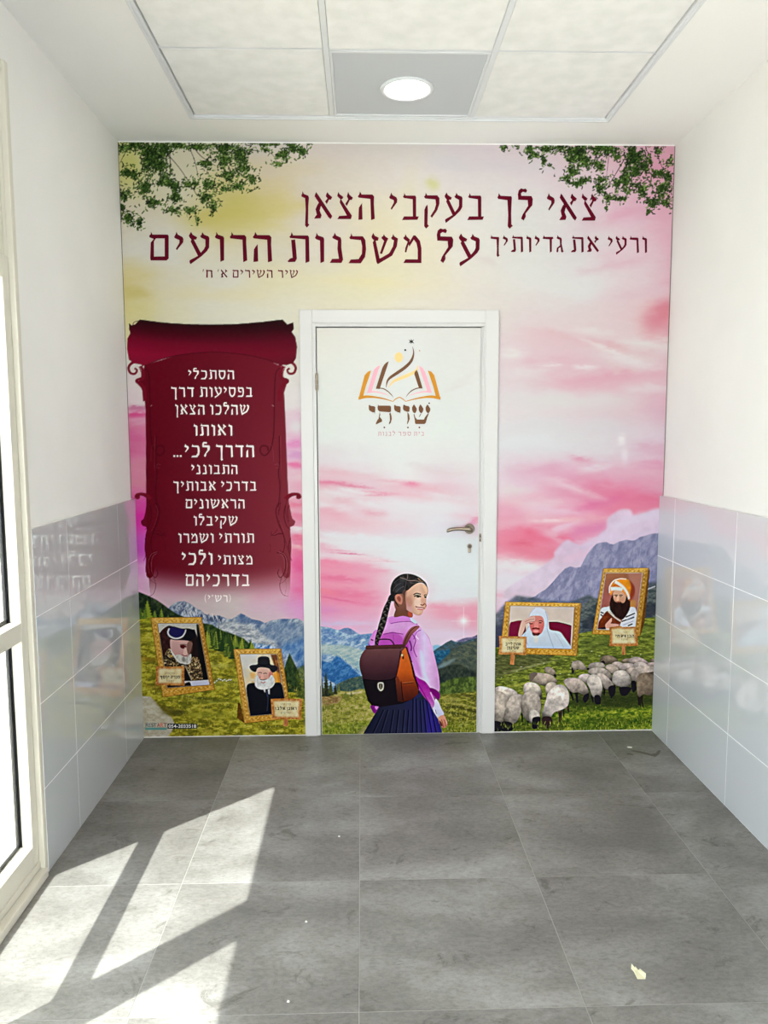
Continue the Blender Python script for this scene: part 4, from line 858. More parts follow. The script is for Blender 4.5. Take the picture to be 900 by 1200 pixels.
sheep(T8, [(160,290),(200,262),(250,268),(290,310),(308,380),(300,440),(290,490),(240,500),(205,470),(180,400),(150,340)], (210,198,188), [(230,475),(262,465),(285,480),(292,520),(280,560),(240,556),(228,520)], [[(200,470),(215,540),3.0],[(285,500),(285,555),2.2]], light=(.1,-.9))
sheep(T8, [(655,360),(658,290),(690,252),(750,242),(860,250),(860,440),(780,470),(720,460),(680,490),(660,460)], (134,116,98), None, [[(672,470),(676,570),3.2],[(705,470),(705,540),2.6],[(705,530),(722,600),2.0],[(690,480),(690,590),1.8]], light=(-.5,-.7), hc=(36,28,28))
sheep(T7, [(540,215),(545,190),(590,185),(640,220),(658,270),(650,280),(600,260),(560,245)], (160,144,126), [(635,262),(655,262),(655,290),(640,285)])
sheep(T7, [(400,320),(420,260),(470,245),(520,248),(600,262),(650,300),(668,335),(620,360),(540,375),(470,350)], (180,162,146), [(388,262),(410,245),(450,240),(470,255),(440,290),(410,330),(390,325)], light=(.1,-1), hc=(112,98,86))
sheep(T7, [(735,330),(770,300),(830,295),(900,310),(950,360),(985,430),(990,470),(940,470),(880,440),(820,440),(770,390)], (184,168,156), [(940,470),(985,450),(985,500),(950,545),(925,510)], [[(800,430),(830,520),3.4],[(860,440),(872,545),3.6],[(815,430),(790,400),2]], light=(-.1,-1))
sheep(T7, [(330,420),(335,365),(375,340),(440,345),(490,380),(512,440),(508,500),(440,450),(370,450),(340,470)], (196,184,172), light=(0,-1))
sheep(T7, [(30,450),(40,400),(100,378),(180,395),(240,420),(270,460),(240,540),(150,520),(60,500)], (206,192,180), light=(0,-1))
sheep(T7, [(30,470),(60,430),(120,440),(175,500),(170,600),(130,700),(120,750),(30,750)], (190,176,162), [(30,735),(90,735),(110,760),(100,830),(30,830)], light=(-.3,-.6))
sheep(T7, [(175,520),(230,462),(290,460),(330,480),(320,560),(300,650),(270,720),(220,760),(140,755),(130,700),(150,600)], (190,176,164), [(110,740),(180,735),(220,760),(215,825),(110,825)], [[(232,740),(236,800),2.6]], light=(-.2,-.7))
sheep(T7, [(310,520),(340,450),(400,430),(470,450),(500,520),(505,610),(495,680),(450,730),(380,730),(330,680),(308,600)], (184,170,158), None, [[(315,650),(318,740),2.6],[(375,700),(378,780),2.6]], light=(0,-.8))
sheep(T7, [(385,660),(420,610),(480,640),(496,690),(470,740),(400,745)], (202,192,182), [(425,695),(490,685),(502,720),(490,780),(450,808),(418,800),(415,750)], light=(0,-.8))
sheep(T7, [(550,410),(555,370),(590,340),(640,342),(670,370),(640,420),(590,470),(560,460)], (196,180,166), light=(-.1,-1))
sheep(T7, [(555,520),(580,440),(660,370),(730,370),(775,420),(790,500),(770,580),(700,620),(640,640),(600,690),(550,700),(516,680),(530,600)], (224,210,200), [(520,690),(600,685),(620,740),(600,790),(570,806),(545,770),(518,755)], [[(690,610),(695,740),3.0],[(730,590),(735,690),2.6],[(706,600),(712,720),2.2],[(765,560),(785,640),3.4]], light=(.2,-.7), hc=(52,34,38))
for T, q in ((T7, (760, 590)), (T7, (690, 620))):
    u, v = T([q])[0]; WB.ell(u, v+1, 2, 1.2, (190,140,110), op=.4, soft=.5)
for k in range(160):
    u = 582+rng.random()*184; v = 846+rng.random()*11; WB.line([(u, v+2), (u+rng.normal(0, 1), v-1.5)], .8, [(190,196,70),(140,160,44),(90,116,30)][k % 3], .2, op=.8, smooth=False)

# --- leafy branches hanging in from the top corners
LV = [(34,52,24),(50,74,30),(74,106,40),(104,138,58),(26,38,20),(60,88,36),(140,166,92)]
def branch_leaves(T, clusters, twigs, oid, seed):
    r = np.random.default_rng(seed)
    for tw in twigs: WB.line(T(tw[:-1]), tw[-1], (44,36,30), tw[-1]*.5, oid=oid)
    for (x, y_, rx, ry, n, dark) in clusters:
        for k in range(int(n*2.5)):
            a = r.random()*6.283; q = min(abs(r.normal(0, .72)), 1.7)*(.75+.35*math.sin(3*a+x)+.2*math.sin(7*a+y_))
            u, v = T([(x+rx*q*math.cos(a)*1.2, y_+ry*q*math.sin(a)*1.2)])[0]
            if v < 166 or v > 270: continue
            i = r.integers(0, 7); i = [0, 4, 1, 5, 0, 4, 2][i] if r.random() < dark else i
            th = r.random()*360; L_ = .9+1.5*r.random(); W2 = .45+.5*r.random()
            WB.ell(u, v, L_, W2, LV[i], ang=th, oid=oid, op=.93)
LT = V(135, 165, 3.75)
branch_leaves(LT, [(40,30,35,24,60,.4),(90,20,40,20,60,.5),(160,55,60,55,330,.8),(200,110,45,40,110,.8),(140,100,30,40,80,.8),(215,40,30,40,90,.7),(50,140,34,26,80,.8),(90,150,24,22,30,.7),(130,205,35,45,120,.7),(165,270,34,20,80,.5),(220,180,36,26,100,.7),(40,240,32,34,70,.6),(55,340,36,30,80,.6),(105,360,22,26,35,.5),(30,290,14,40,30,.6),(260,200,32,40,80,.7),(270,250,26,30,60,.5),(320,190,26,20,40,.5),(250,305,36,16,40,.3),(330,305,40,16,60,.3),(360,350,18,20,12,.2),(285,20,60,14,70,.5),(370,30,60,18,70,.5),(410,190,40,34,90,.6),(400,250,36,30,80,.6),(430,290,22,26,40,.5),(350,190,24,20,30,.5),(480,30,60,24,120,.5),(400,100,40,24,60,.5),(480,80,40,50,120,.5),(550,60,50,50,150,.5),(560,120,40,30,80,.5),(500,150,40,30,70,.4),(480,210,30,12,30,.4),(540,200,40,22,60,.4),(600,170,36,30,60,.4),(650,15,40,10,40,.5),(660,40,26,10,14,.3),(740,60,40,28,60,.3),(720,100,30,12,24,.3),(780,30,40,26,70,.5),(820,50,26,18,40,.4),(850,15,8,5,8,.5),(700,15,30,6,24,.5)],
 [[(70,10),(40,60),(20,100),2.0/2.5],[(180,15),(230,60),(290,130),(360,240),1.1],[(230,30),(320,25),(420,20),.9],[(330,40),(350,90),(365,160),.8],[(350,35),(380,70),(440,110),1],[(250,120),(255,160),.7],[(415,40),(425,90),.7],[(240,20),(240,150),(220,200),.9],[(495,150),(505,200),.7],[(640,30),(690,60),(710,90),.6]], 30, 5)
RT = V(580, 165, 4.186)
branch_leaves(RT, [(45,35,20,16,16,.4),(110,28,14,5,5,.3),(170,40,24,20,50,.7),(190,70,28,20,50,.4),(240,95,14,32,40,.3),(270,120,12,8,8,.3),(250,40,40,20,80,.7),(320,35,34,18,60,.6),(400,50,50,30,160,.7),(380,90,40,30,100,.5),(440,100,40,40,110,.6),(380,150,30,26,60,.5),(350,185,26,20,40,.4),(400,210,24,12,30,.5),(430,195,24,14,36,.5),(520,130,20,26,40,.5),(500,110,20,20,20,.4),(500,40,40,20,80,.7),(560,45,50,26,110,.6),(600,80,30,20,40,.6),(680,80,44,60,300,.85),(690,150,36,40,110,.8),(740,130,20,40,60,.7),(640,190,44,40,120,.7),(720,240,36,40,100,.7),(600,215,20,40,40,.5),(760,100,12,20,16,.4),(800,160,40,24,70,.7),(850,180,26,36,70,.7),(800,50,24,26,40,.4),(860,100,20,26,30,.3),(820,240,40,40,110,.7),(770,300,32,30,70,.7),(840,300,26,26,50,.5),(755,345,14,16,16,.5),(520,190,40,18,50,.5),(510,230,26,36,60,.6),(555,280,30,24,50,.3),(620,285,30,16,30,.3),(545,330,8,12,8,.3),(640,240,20,18,26,.5)],
 [[(635,90),(600,150),(545,240),1.1],[(785,25),(800,80),(825,140),1.0],[(740,25),(742,50),.7],[(560,60),(548,170),.6],[(500,60),(470,140),.8],[(660,30),(650,110),1.4],[(745,180),(775,220),.6]], 31, 6)

# ------------------------------------------------------------------ artwork of the door film
DB = Board()
us2 = [368, 420, 470, 520, 568]; vs2 = [383, 450, 510, 535, 548, 558, 568, 578, 590, 605, 620, 636, 650, 664, 680, 700, 715, 730, 745, 775]
t2 = [
 [(229,226,216),(230,228,222),(228,228,226),(227,226,223),(228,225,221)],
 [(228,230,225),(229,230,226),(228,230,228),(226,228,225),(228,228,226)],
 [(226,230,226),(228,231,228),(228,231,228),(226,230,226),(226,229,226)],
 [(224,216,220),(226,224,226),(228,229,228),(226,222,224),(226,226,226)],
 [(226,198,208),(226,216,220),(228,228,228),(224,214,219),(226,220,222)],
 [(228,190,202),(226,196,206),(228,224,226),(226,208,216),(226,222,225)],
 [(228,168,186),(226,200,210),(228,190,202),(226,196,208),(226,218,222)],
 [(226,206,212),(228,212,218),(228,196,208),(226,198,208),(224,212,218)],
 [(228,224,227),(228,206,214),(226,222,226),(226,220,225),(226,208,216)],
 [(230,188,202),(228,200,210),(226,216,222),(224,220,227),(228,204,214)],
 [(228,190,203),(228,204,213),(224,214,222),(222,219,227),(226,204,216)],
 [(226,222,225),(224,224,228),(222,226,229),(222,228,230),(222,226,229)],
 [(228,208,216),(226,218,223),(222,227,230),(222,228,231),(222,227,230)],
 [(232,164,186),(230,190,205),(224,222,226),(222,228,231),(222,228,230)],
 [(234,148,176),(232,162,184),(226,200,212),(222,226,229),(222,228,229)],
 [(232,136,166),(232,150,176),(228,190,205),(222,222,227),(220,224,227)],
 [(226,146,184),(230,158,186),(226,186,202),(228,176,192),(230,156,176)],
 [(222,166,204),(226,172,202),(222,192,216),(222,184,202),(228,164,184)],
 [(206,196,222),(216,188,216),(220,200,222),(222,202,220),(222,182,204)],
 [(200,200,222),(208,200,224),(214,208,228),(216,208,228),(210,204,226)]]
sky_fill(DB, us2, vs2, t2, 91, warp=(14, 4), fine=.008)
pk2 = (232,150,172)
D5 = V(365, 380, 4.0)
def st(x, y_, a, b, ang, c, op): u, v = D5([(x, y_)])[0]; return (u, v, a/4, b/4, ang, c, op)
streaks(DB, [
 st(90,690,90,12,4,(228,176,190),.6), st(80,740,110,7,3,(228,130,160),.85), st(200,758,80,6,6,(222,120,152),.8), st(60,742,60,5,0,(228,140,168),.7), st(330,790,90,7,4,(230,160,180),.8), st(300,800,60,5,0,(228,140,166),.7), st(370,735,60,7,4,(228,170,186),.6),
 st(470,748,40,12,6,(230,120,152),.8), st(520,765,100,16,8,(228,176,190),.7), st(480,800,90,9,12,(230,184,196),.6), st(600,690,120,16,6,(222,200,206),.5), st(540,665,90,12,6,(220,210,214),.5), st(720,255,80,14,-30,(222,216,216),.4), st(690,290,60,8,-20,(220,212,212),.35),
 st(140,830,90,16,2,(228,184,196),.8), st(60,820,60,10,20,(230,200,208),.6), st(90,885,90,22,14,(230,168,184),.8), st(160,920,120,22,10,(230,180,194),.7), st(290,885,50,16,6,(228,160,180),.7), st(340,935,120,26,6,(230,200,208),.6), st(420,970,90,14,8,(224,208,220),.5), st(300,960,60,10,0,(230,200,210),.5),
 st(700,830,80,16,10,(226,200,208),.6), st(730,900,80,12,6,(228,190,204),.6), st(770,915,40,12,-30,(232,150,182),.8), st(740,940,60,8,-16,(230,160,186),.7), st(640,940,60,14,0,(222,212,224),.5),
 st(190,780,80,8,10,(228,228,230),.8), st(110,790,60,8,8,(228,226,228),.7), st(260,840,70,12,10,(226,226,228),.7), st(80,985,70,14,6,(224,226,230),.9), st(250,1000,120,16,6,(224,226,230),.8), st(560,860,90,14,4,(226,224,228),.7), st(600,800,60,10,10,(228,222,226),.6),
 st(60,1050,60,20,10,(232,160,186),.6), st(180,1075,70,4,4,(222,100,144),.7), st(130,1060,60,4,4,(228,140,170),.5), st(280,1100,90,6,4,(232,190,202),.7), st(330,1110,60,3,2,(224,140,168),.5), st(200,1090,50,4,0,(232,206,214),.7), st(100,1130,120,20,6,(232,140,170),.7), st(260,1150,110,18,8,(232,156,180),.7), st(120,1190,120,16,4,(228,110,150),.7)])
D6 = V(360, 650, 4.0909)
def s6(x, y_, a, b, ang, c, op): u, v = D6([(x, y_)])[0]; return (u, v, a/4.09, b/4.09, ang, c, op)
streaks(DB, [s6(150,60,140,30,6,(234,144,172),.5), s6(100,30,90,10,6,(234,120,156),.4), s6(180,190,160,24,6,(228,110,150),.6), s6(100,180,60,14,14,(236,130,150),.6), s6(240,230,120,16,6,(232,130,166),.6), s6(90,260,90,18,4,(214,140,200),.5), s6(150,215,90,5,10,(222,100,146),.5),
 s6(350,30,90,8,12,(232,214,222),.7), s6(450,60,60,16,10,(224,224,228),.6), s6(700,290,90,26,4,(232,150,172),.6), s6(640,250,60,10,4,(234,140,166),.5), s6(780,300,50,22,0,(234,150,172),.6), s6(690,380,100,16,0,(222,204,224),.6), s6(230,330,100,14,0,(214,196,222),.6), s6(120,330,80,12,0,(200,190,222),.6)])
# starburst of light printed low in the sky
for a_, b_, op in ((9,9,.25),(5,5,.5),(2.4,2.4,.95)): DB.ell(*D6([(750,318)])[0], a_/1.1, b_/1.1, (236,244,242), op=op, soft=1.2)
DB.line(D6([(750,250),(750,400)]), .8, (240,244,244), op=.4, soft=.4, smooth=False); DB.line(D6([(690,318),(810,318)]), .8, (240,244,244), op=.3, soft=.4, smooth=False)
# mountains
K4 = V(370, 720, 8.275); K5 = V(500, 720, 8.275)
def P(T, L_, c, **k): DB.poly(T(L_), c, **k)
BL = [(70,108,160),(112,146,186),(160,184,206),(196,206,216),(120,150,184)]
P(K4, [(0,120),(45,115),(90,122),(130,125),(170,140),(210,152),(240,148),(270,135),(310,130),(340,140),(380,165),(430,195),(480,190),(540,184),(640,200),(900,300),(900,900),(0,900)], texture(BL, 5, 1.4, 93, 2.4, .5), soft=.3)
P(K4, [(230,160),(275,136),(310,131),(345,142),(400,185),(340,200),(300,190)], texture([(78,104,150),(104,130,172),(130,150,186)], 3, 1, 94, 2), op=.9, soft=.5)
P(K4, [(30,140),(90,150),(160,190),(230,220),(300,260),(210,250),(120,220),(30,200)], texture([(80,116,166),(150,174,204),(110,140,184)], 3, 1.5, 95, 2.6, .5), op=.8, soft=.7)
P(K4, [(0,300),(120,290),(300,300),(440,340),(560,400),(560,560),(400,540),(250,430),(120,380),(0,400)], texture([(150,176,176),(176,190,178),(196,208,206),(120,156,172)], 5, 2, 96, 2.2, .5), op=.85, soft=1)
P(K4, [(0,440),(60,450),(150,470),(200,398),(240,420),(330,500),(430,590),(470,640),(300,640),(200,680),(0,560)], texture([(26,84,150),(50,108,168),(86,136,184),(40,90,146)], 4, 1, 97, 2.4, .5), op=.92, soft=.6)
for k in range(36):
    x = 200+rng.random()*250; y_ = 380+(x-200)*.75; q = K4([(x, y_), (x+22, y_+30)]); DB.line(q, .7, (196,210,216) if k % 2 else (60,110,160), .2, op=.5, smooth=False)
P(K4, [(200,680),(260,650),(330,620),(420,600),(520,590),(560,640),(560,760),(200,760)], texture([(50,66,60),(76,94,76),(104,118,100),(60,84,84)], 3, 1, 98, 2.6), soft=.5)
P(K4, [(0,790),(120,770),(230,740),(330,750),(420,725),(560,720),(600,1300),(0,1300)], texture([(120,116,52),(160,150,80),(196,180,120),(150,150,56),(104,116,36)], 5, 1.6, 99, 2.6), soft=.5)
P(K4, [(0,800),(160,790),(260,800),(220,860),(100,880),(0,850)], texture([(110,76,50),(146,110,76),(176,146,104)], 4, 1.6, 100, 2.4), op=.8, soft=1)
P(K4, [(0,1060),(560,1040),(560,1300),(0,1300)], texture([(84,104,26),(124,140,36),(150,156,50),(70,92,24)], 5, 1.6, 101, 2.6), op=.75, soft=2)
P(K4, [(240,750),(300,760),(440,745),(470,720),(440,760),(330,780)], (214,196,170), op=.8, soft=.8)
for (x, y_, hh, hw) in [(100,790,230,46),(60,790,190,30),(145,780,150,34),(190,770,110,26),(225,750,70,16),(290,790,60,14),(345,795,60,16)]:
    q = []
    for k in range(9): t = k/8; q += [(x+hw*t, y_-hh*(1-t)), (x+hw*t*.6, y_-hh*(1-t)+6)]
    P(K4, q+[(2*x-a+rng.normal(0, 3), b) for a, b in q[::-1]], texture([(28,36,30),(52,56,36),(74,84,40)] if hh > 100 else [(80,92,44),(120,128,60)], 2.5, .6, int(x), 2.4), soft=.4)
# right side
P(K5, [(55,310),(70,300),(110,295),(150,310),(160,345),(60,400)], (120,176,206), op=.9, soft=.8)
P(K5, [(60,360),(100,330),(150,300),(190,272),(240,248),(270,262),(300,268),(340,240),(390,225),(430,228),(460,215),(500,192),(560,170),(560,900),(60,900)], texture([(40,62,90),(60,90,112),(90,116,130),(70,84,84)], 4, 1.4, 103, 2.4, -.4), soft=.4)
P(K5, [(280,262),(340,238),(400,226),(470,212),(560,170),(560,215),(430,240),(350,270)], texture([(120,112,150),(90,86,120),(150,140,170)], 3, 1.4, 104, 2.4), op=.9, soft=.5)
P(K5, [(220,330),(330,300),(440,260),(560,230),(560,640),(430,590),(300,600),(200,560),(150,480)], texture([(58,64,58),(84,90,72),(106,110,84),(70,80,70)], 4, 1.6, 105, 2.4, -.4), op=.9, soft=1)
P(K5, [(60,370),(110,350),(180,350),(240,330),(220,380),(160,430),(100,490),(60,500)], texture([(20,80,120),(56,120,150),(36,70,100)], 3, 1.2, 106, 2.6, -.4), op=.85, soft=.8)
P(K5, [(90,520),(160,470),(260,430),(300,420),(200,500),(110,560)], (140,164,170), op=.6, soft=1)
P(K5, [(100,530),(200,500),(330,480),(420,540),(560,560),(560,640),(330,620),(200,660),(120,700)], texture([(28,36,36),(44,52,46),(62,70,56)], 3, .7, 107, 2.4), op=.92, soft=1)
P(K5, [(120,680),(200,640),(300,610),(400,605),(560,600),(560,800),(330,780),(120,790)], texture([(50,66,34),(84,104,44),(108,126,56),(62,78,38)], 3, .7, 108, 2.8), soft=.8)
P(K5, [(110,780),(240,770),(330,760),(560,740),(560,1300),(110,1300)], texture([(56,60,24),(100,100,36),(140,136,50),(168,160,76),(96,100,30)], 4.5, 2.4, 109, 2.8, .3), soft=1)
P(K5, [(140,800),(300,800),(330,840),(240,850),(150,850)], (176,164,84), op=.6, soft=1.4)
for q, c, w_ in (([(180,900),(300,900),(420,930),(500,940)], (54,50,24), 2.6), ([(180,950),(300,960),(400,990)], (50,54,22), 2.4), ([(330,780),(420,800),(490,860)], (74,68,36), 2.2), ([(240,870),(360,880),(500,910)], (184,168,90), 1.8), ([(150,870),(260,860),(380,880)], (180,166,84), 1.6)): DB.line(K5(q), w_, c, op=.65, soft=.5)
P(K5, [(110,1060),(560,1040),(560,1300),(110,1300)], texture([(96,108,30),(130,138,40),(160,160,60),(70,84,26)], 4, 2, 110, 2.6), op=.7, soft=2)
P(K4, [(400,1150),(480,1080),(520,1090),(500,1180),(420,1200)], (166,146,120), op=.6, soft=1.5)
for k in range(900):
    left = k % 2; u = 372+rng.random()*74 if left else 514+rng.random()*50; v = 818+rng.random()*45; s_ = .6+(v-812)/60
    DB.line([(u, v), (u+rng.normal(0, 1), v-(1.2+2.4*rng.random())*s_)], .8*s_, [(186,180,84),(150,152,46),(84,92,28),(196,186,120),(116,128,36)][k % 5], .2, op=.55, smooth=False)

# --- the schoolgirl seen from behind, turning to smile
G1 = V(415, 665, 8.1818); G2 = V(415, 755, 7.826); GI = 50; BI = 51
def b1(L_, c, **k): DB.blob(G1(L_), c, oid=k.pop('oid', GI), **k)
def b2(L_, c, **k): DB.blob(G2(L_), c, oid=k.pop('oid', GI), **k)
def l1(L_, w_, c, **k): DB.line(G1(L_), w_, c, **k)
def l2(L_, w_, c, **k): DB.line(G2(L_), w_, c, **k)
# skirt
DB.poly(G2([(236,540),(300,540),(560,440),(600,420),(650,470),(680,520),(730,620),(780,700),(812,835),(75,835),(130,740),(190,640),(222,580)]), grad([(426,(24,26,44)),(470,(34,36,60)),(495,(36,36,84)),(505,(44,32,132)),(519,(34,28,96))], 0, .06, 8, 8), oid=GI)
for x0, x1 in ((250,180),(290,250),(340,330),(390,385),(440,440),(480,480),(520,530),(550,570),(585,610),(610,650),(640,700),(670,740)):
    l2([(x0+20,600 if x0 < 500 else 500),(x1+(x1-450)*.06,835)], 1.5, (12,14,28), op=.75, smooth=False); l2([(x0+32,600 if x0 < 500 else 500),(x1+(x1-450)*.06+14,835)], .8, (56,60,96), op=.45, smooth=False)
DB.poly(G2([(570,500),(640,465),(660,500),(600,520)]), (30,40,56), oid=GI)
# torso and far arm
b1([(325,480),(420,462),(530,465),(590,520),(650,590),(720,680),(745,820),(740,900),(300,900),(150,820),(150,700),(200,620),(270,590),(300,540)], grad([(722,(206,140,206)),(735,(214,158,214)),(745,(200,116,196)),(760,(160,40,150))], 1, .05, 5, 21), soft=.15)
b1([(150,690),(190,610),(240,600),(240,700),(200,760),(150,740)], (206,130,206)); l1([(160,690),(185,700)], 1.6, (110,20,110))
b1([(265,650),(330,630),(370,620),(440,650),(470,700),(460,760),(260,760)], (176,70,170), op=.75, soft=.5)
l1([(280,640),(360,625),(410,630),(470,640)], 1.0, (120,30,120), op=.8); l1([(375,640),(380,740)], .8, (130,50,140), op=.5)
# collar
b1([(335,500),(380,470),(460,462),(530,465),(575,500),(600,530),(540,520),(460,515),(390,530),(345,540)], (208,128,208)); l1([(350,538),(440,522),(540,520),(605,545)], .9, (132,50,136), op=.8)
b1([(540,475),(600,520),(590,540),(545,510)], (196,210,224))
# neck
b1([(400,400),(420,350),(520,390),(560,440),(550,480),(470,465),(385,475)], grad([(708,(96,56,44)),(722,(120,72,56))]), soft=.2)
b1([(520,420),(560,450),(545,480),(520,460)], (196,80,60), op=.8, soft=.4)
# face
b1([(480,200),(520,180),(600,150),(660,160),(700,190),(708,240),(696,280),(690,330),(694,360),(685,395),(665,410),(655,440),(630,458),(590,450),(545,430),(500,400),(480,340),(470,270)], grad([(470,(150,98,78)),(479,(196,146,122)),(490,(222,180,158)),(502,(204,152,128))], 0, .02, 4, 23), soft=.15)
b1([(480,330),(530,350),(560,400),(550,425),(500,395)], (206,150,160), op=.6, soft=.7); b1([(590,300),(640,300),(640,380),(600,390),(570,350)], (240,212,200), op=.5, soft=.9)
b1([(520,190),(600,160),(650,170),(600,230),(540,260),(500,280)], (226,182,156), op=.55, soft=.9); b1([(500,300),(540,290),(560,340),(530,380),(500,350)], (180,120,104), op=.5, soft=.9)
b1([(640,300),(664,300),(668,340),(690,360),(672,372),(646,356)], (206,150,128), op=.5, soft=.4)
b1([(655,170),(700,190),(704,250),(680,230)], (236,196,160), op=.7, soft=.5)
l1([(568,262),(600,248),(640,258)], 1.3, (70,42,36)); l1([(575,278),(605,268),(642,282)], 1.6, (44,28,28)); DB.ell(*G1([(612,282)])[0], 1.9, .9, (40,26,26)); l1([(668,270),(684,262),(698,268)], 1.1, (60,36,32)); DB.ell(*G1([(684,286)])[0], 1.4, .9, (46,28,28)); l1([(672,278),(696,280)], 1.0, (44,28,28))
l1([(636,355),(655,362),(672,352)], 1.3, (130,70,56)); l1([(668,340),(690,362),(684,380)], .9, (120,60,50), op=.7)
l1([(592,376),(620,384),(650,386),(676,392)], 1.5, (150,50,54)); l1([(606,398),(640,404),(664,398)], 1.3, (206,112,110)); l1([(600,386),(640,392),(668,392)], .6, (240,232,226))
l1([(588,368),(594,382)], .7, (140,80,70)); b1([(560,425),(610,448),(650,436),(630,460),(590,455)], (190,136,116), op=.6, soft=.4)
b1([(380,330),(400,260),(470,250),(495,330),(500,400),(480,440),(410,420)], grad([(700,(150,98,78)),(716,(112,68,54))]), soft=.3)
# hair
HR = texture([(22,20,22),(38,34,36),(62,56,56)], 2.4, .6, 24, 1.8)
b1([(348,240),(352,180),(380,120),(430,78),(490,60),(560,66),(620,90),(660,120),(690,150),(706,200),(700,190),(660,150),(610,150),(560,180),(520,215),(490,240),(484,330),(470,260),(430,255),(395,270),(392,310),(410,340),(430,380),(400,350),(380,320),(350,318),(332,316),(340,280),(350,260)], HR)
b1([(462,230),(500,215),(492,300),(490,370),(470,400),(455,350)], (120,76,62), op=.55, soft=.7)
b1([(395,290),(400,265),(430,258),(458,280),(464,320),(455,352),(432,350),(410,330)], (190,124,104)); b1([(410,290),(430,275),(448,300),(440,330),(420,316)], (130,66,54), op=.8, soft=.3)
b1([(395,180),(440,120),(500,110),(470,170),(470,230),(420,240)], (54,58,66), op=.45, soft=1)
for q in ([(440,95),(490,110),(520,125),(600,128),(660,150)], [(512,62),(512,90),(508,112)]): l1(q, .7, (150,130,124), op=.8)
for q in ([(380,150),(440,110),(500,115)], [(500,130),(490,190),(480,230)], [(560,120),(620,110),(670,140)], [(530,140),(560,150),(600,145)], [(370,230),(400,180),(450,150)], [(400,240),(440,200),(480,180)]): l1(q, .6, (98,92,92), op=.6)
l1([(610,100),(640,130),(660,140)], 1.0, (206,150,110), op=.6); l1([(660,140),(690,165),(706,215),(700,260)], .6, (70,50,44), op=.9)
b1([(322,310),(345,262),(375,270),(385,300),(375,325),(350,318)], (34,30,32))
# braid: overlapping plaits
path = spline([(338,320),(318,370),(300,430),(285,490),(268,550),(250,610),(232,660),(220,700),(215,745)], 4, False)
for k, (x, y_) in enumerate(path):
    w_ = np.interp(k, [0, 6, 16, 24, 32], [2.6, 4.0, 4.6, 3.6, 2.2]); u, v = G1([(x, y_)])[0]
    DB.ell(u, v, w_*.95, w_*.7, (26,22,24), ang=-20, oid=GI)
for k, (x, y_) in enumerate(path[::2]):
    w_ = np.interp(k, [0, 3, 8, 12, 16], [2.6, 4.0, 4.6, 3.6, 2.2]); u, v = G1([(x, y_)])[0]; s_ = 1 if k % 2 else -1
    DB.ell(u+s_*w_*.34, v, w_*.55, w_*.30, (96,88,82), ang=s_*38, op=.85, oid=GI); DB.line([(u-s_*w_*.5, v-1.2), (u+s_*w_*.7, v+1.4)], .7, (14,12,14), .4, op=.9, smooth=False)
# near sleeve
sl_c = grad([(480,(176,90,180)),(488,(214,150,216)),(497,(216,196,232)),(503,(222,180,226)),(512,(206,150,206))], 0, .05, 6, 26)
b1([(520,760),(540,700),(580,620),(620,585),(650,590),(690,640),(725,700),(745,800),(765,900),(560,900)], sl_c)
b2([(540,20),(700,0),(725,60),(750,160),(775,280),(785,400),(770,440),(740,430),(690,400),(640,370),(600,330),(560,290),(540,200)], sl_c)
b2([(600,60),(640,100),(650,240),(690,340),(660,330),(620,220)], (206,220,238), op=.75, soft=1.0); b2([(560,150),(590,180),(620,300),(580,260)], (196,120,200), op=.6, soft=.8)
l1([(560,640),(590,700),(570,780),(600,860)], 1.2, (120,30,124), op=.7); l1([(610,600),(590,650),(620,690)], 1.0, (236,226,240), op=.8); l1([(530,700),(550,760),(545,800)], 1.8, (90,10,100), op=.7); l1([(640,600),(600,620),(570,690)], 1.2, (150,60,156), op=.7)
b2([(560,290),(600,315),(650,340),(690,390),(720,430),(740,500),(755,560),(760,580),(720,585),(690,540),(640,480),(600,420),(570,350)], grad([(795,(150,20,140)),(815,(176,50,166)),(828,(190,120,196))], 1, .1, 3, 27))
b2([(690,400),(740,410),(785,450),(784,500),(765,515),(740,480),(705,440)], (120,10,110)); l2([(700,440),(735,520),(760,570)], 1.2, (222,190,226), op=.8); l2([(545,240),(570,330),(620,420),(700,560)], 1.2, (80,6,90), op=.6)
b2([(745,500),(775,530),(800,590),(825,640),(790,670),(765,665),(740,610),(722,590),(735,560)], grad([(820,(222,214,236)),(840,(190,190,220))], 1, .05, 3, 28)); l2([(745,600),(755,640)], .9, (120,90,140), op=.7)
# hand, fingers curled
b2([(775,668),(820,650),(845,690),(855,730),(840,760),(815,768),(795,745),(778,715)], grad([(840,(216,150,124)),(852,(190,116,92))])); l2([(800,690),(812,725),(818,762)], .9, (140,66,50)); l2([(822,690),(834,722),(838,755)], .8, (150,76,60)); b2([(780,700),(800,715),(810,748),(792,745)], (72,26,20), op=.8); l2([(845,700),(852,730)], .8, (226,170,146))
# far cuff seen under the bag
b2([(150,560),(225,565),(215,600),(190,635),(165,610)], (120,20,120)); b2([(190,572),(222,570),(205,600)], (196,120,190))
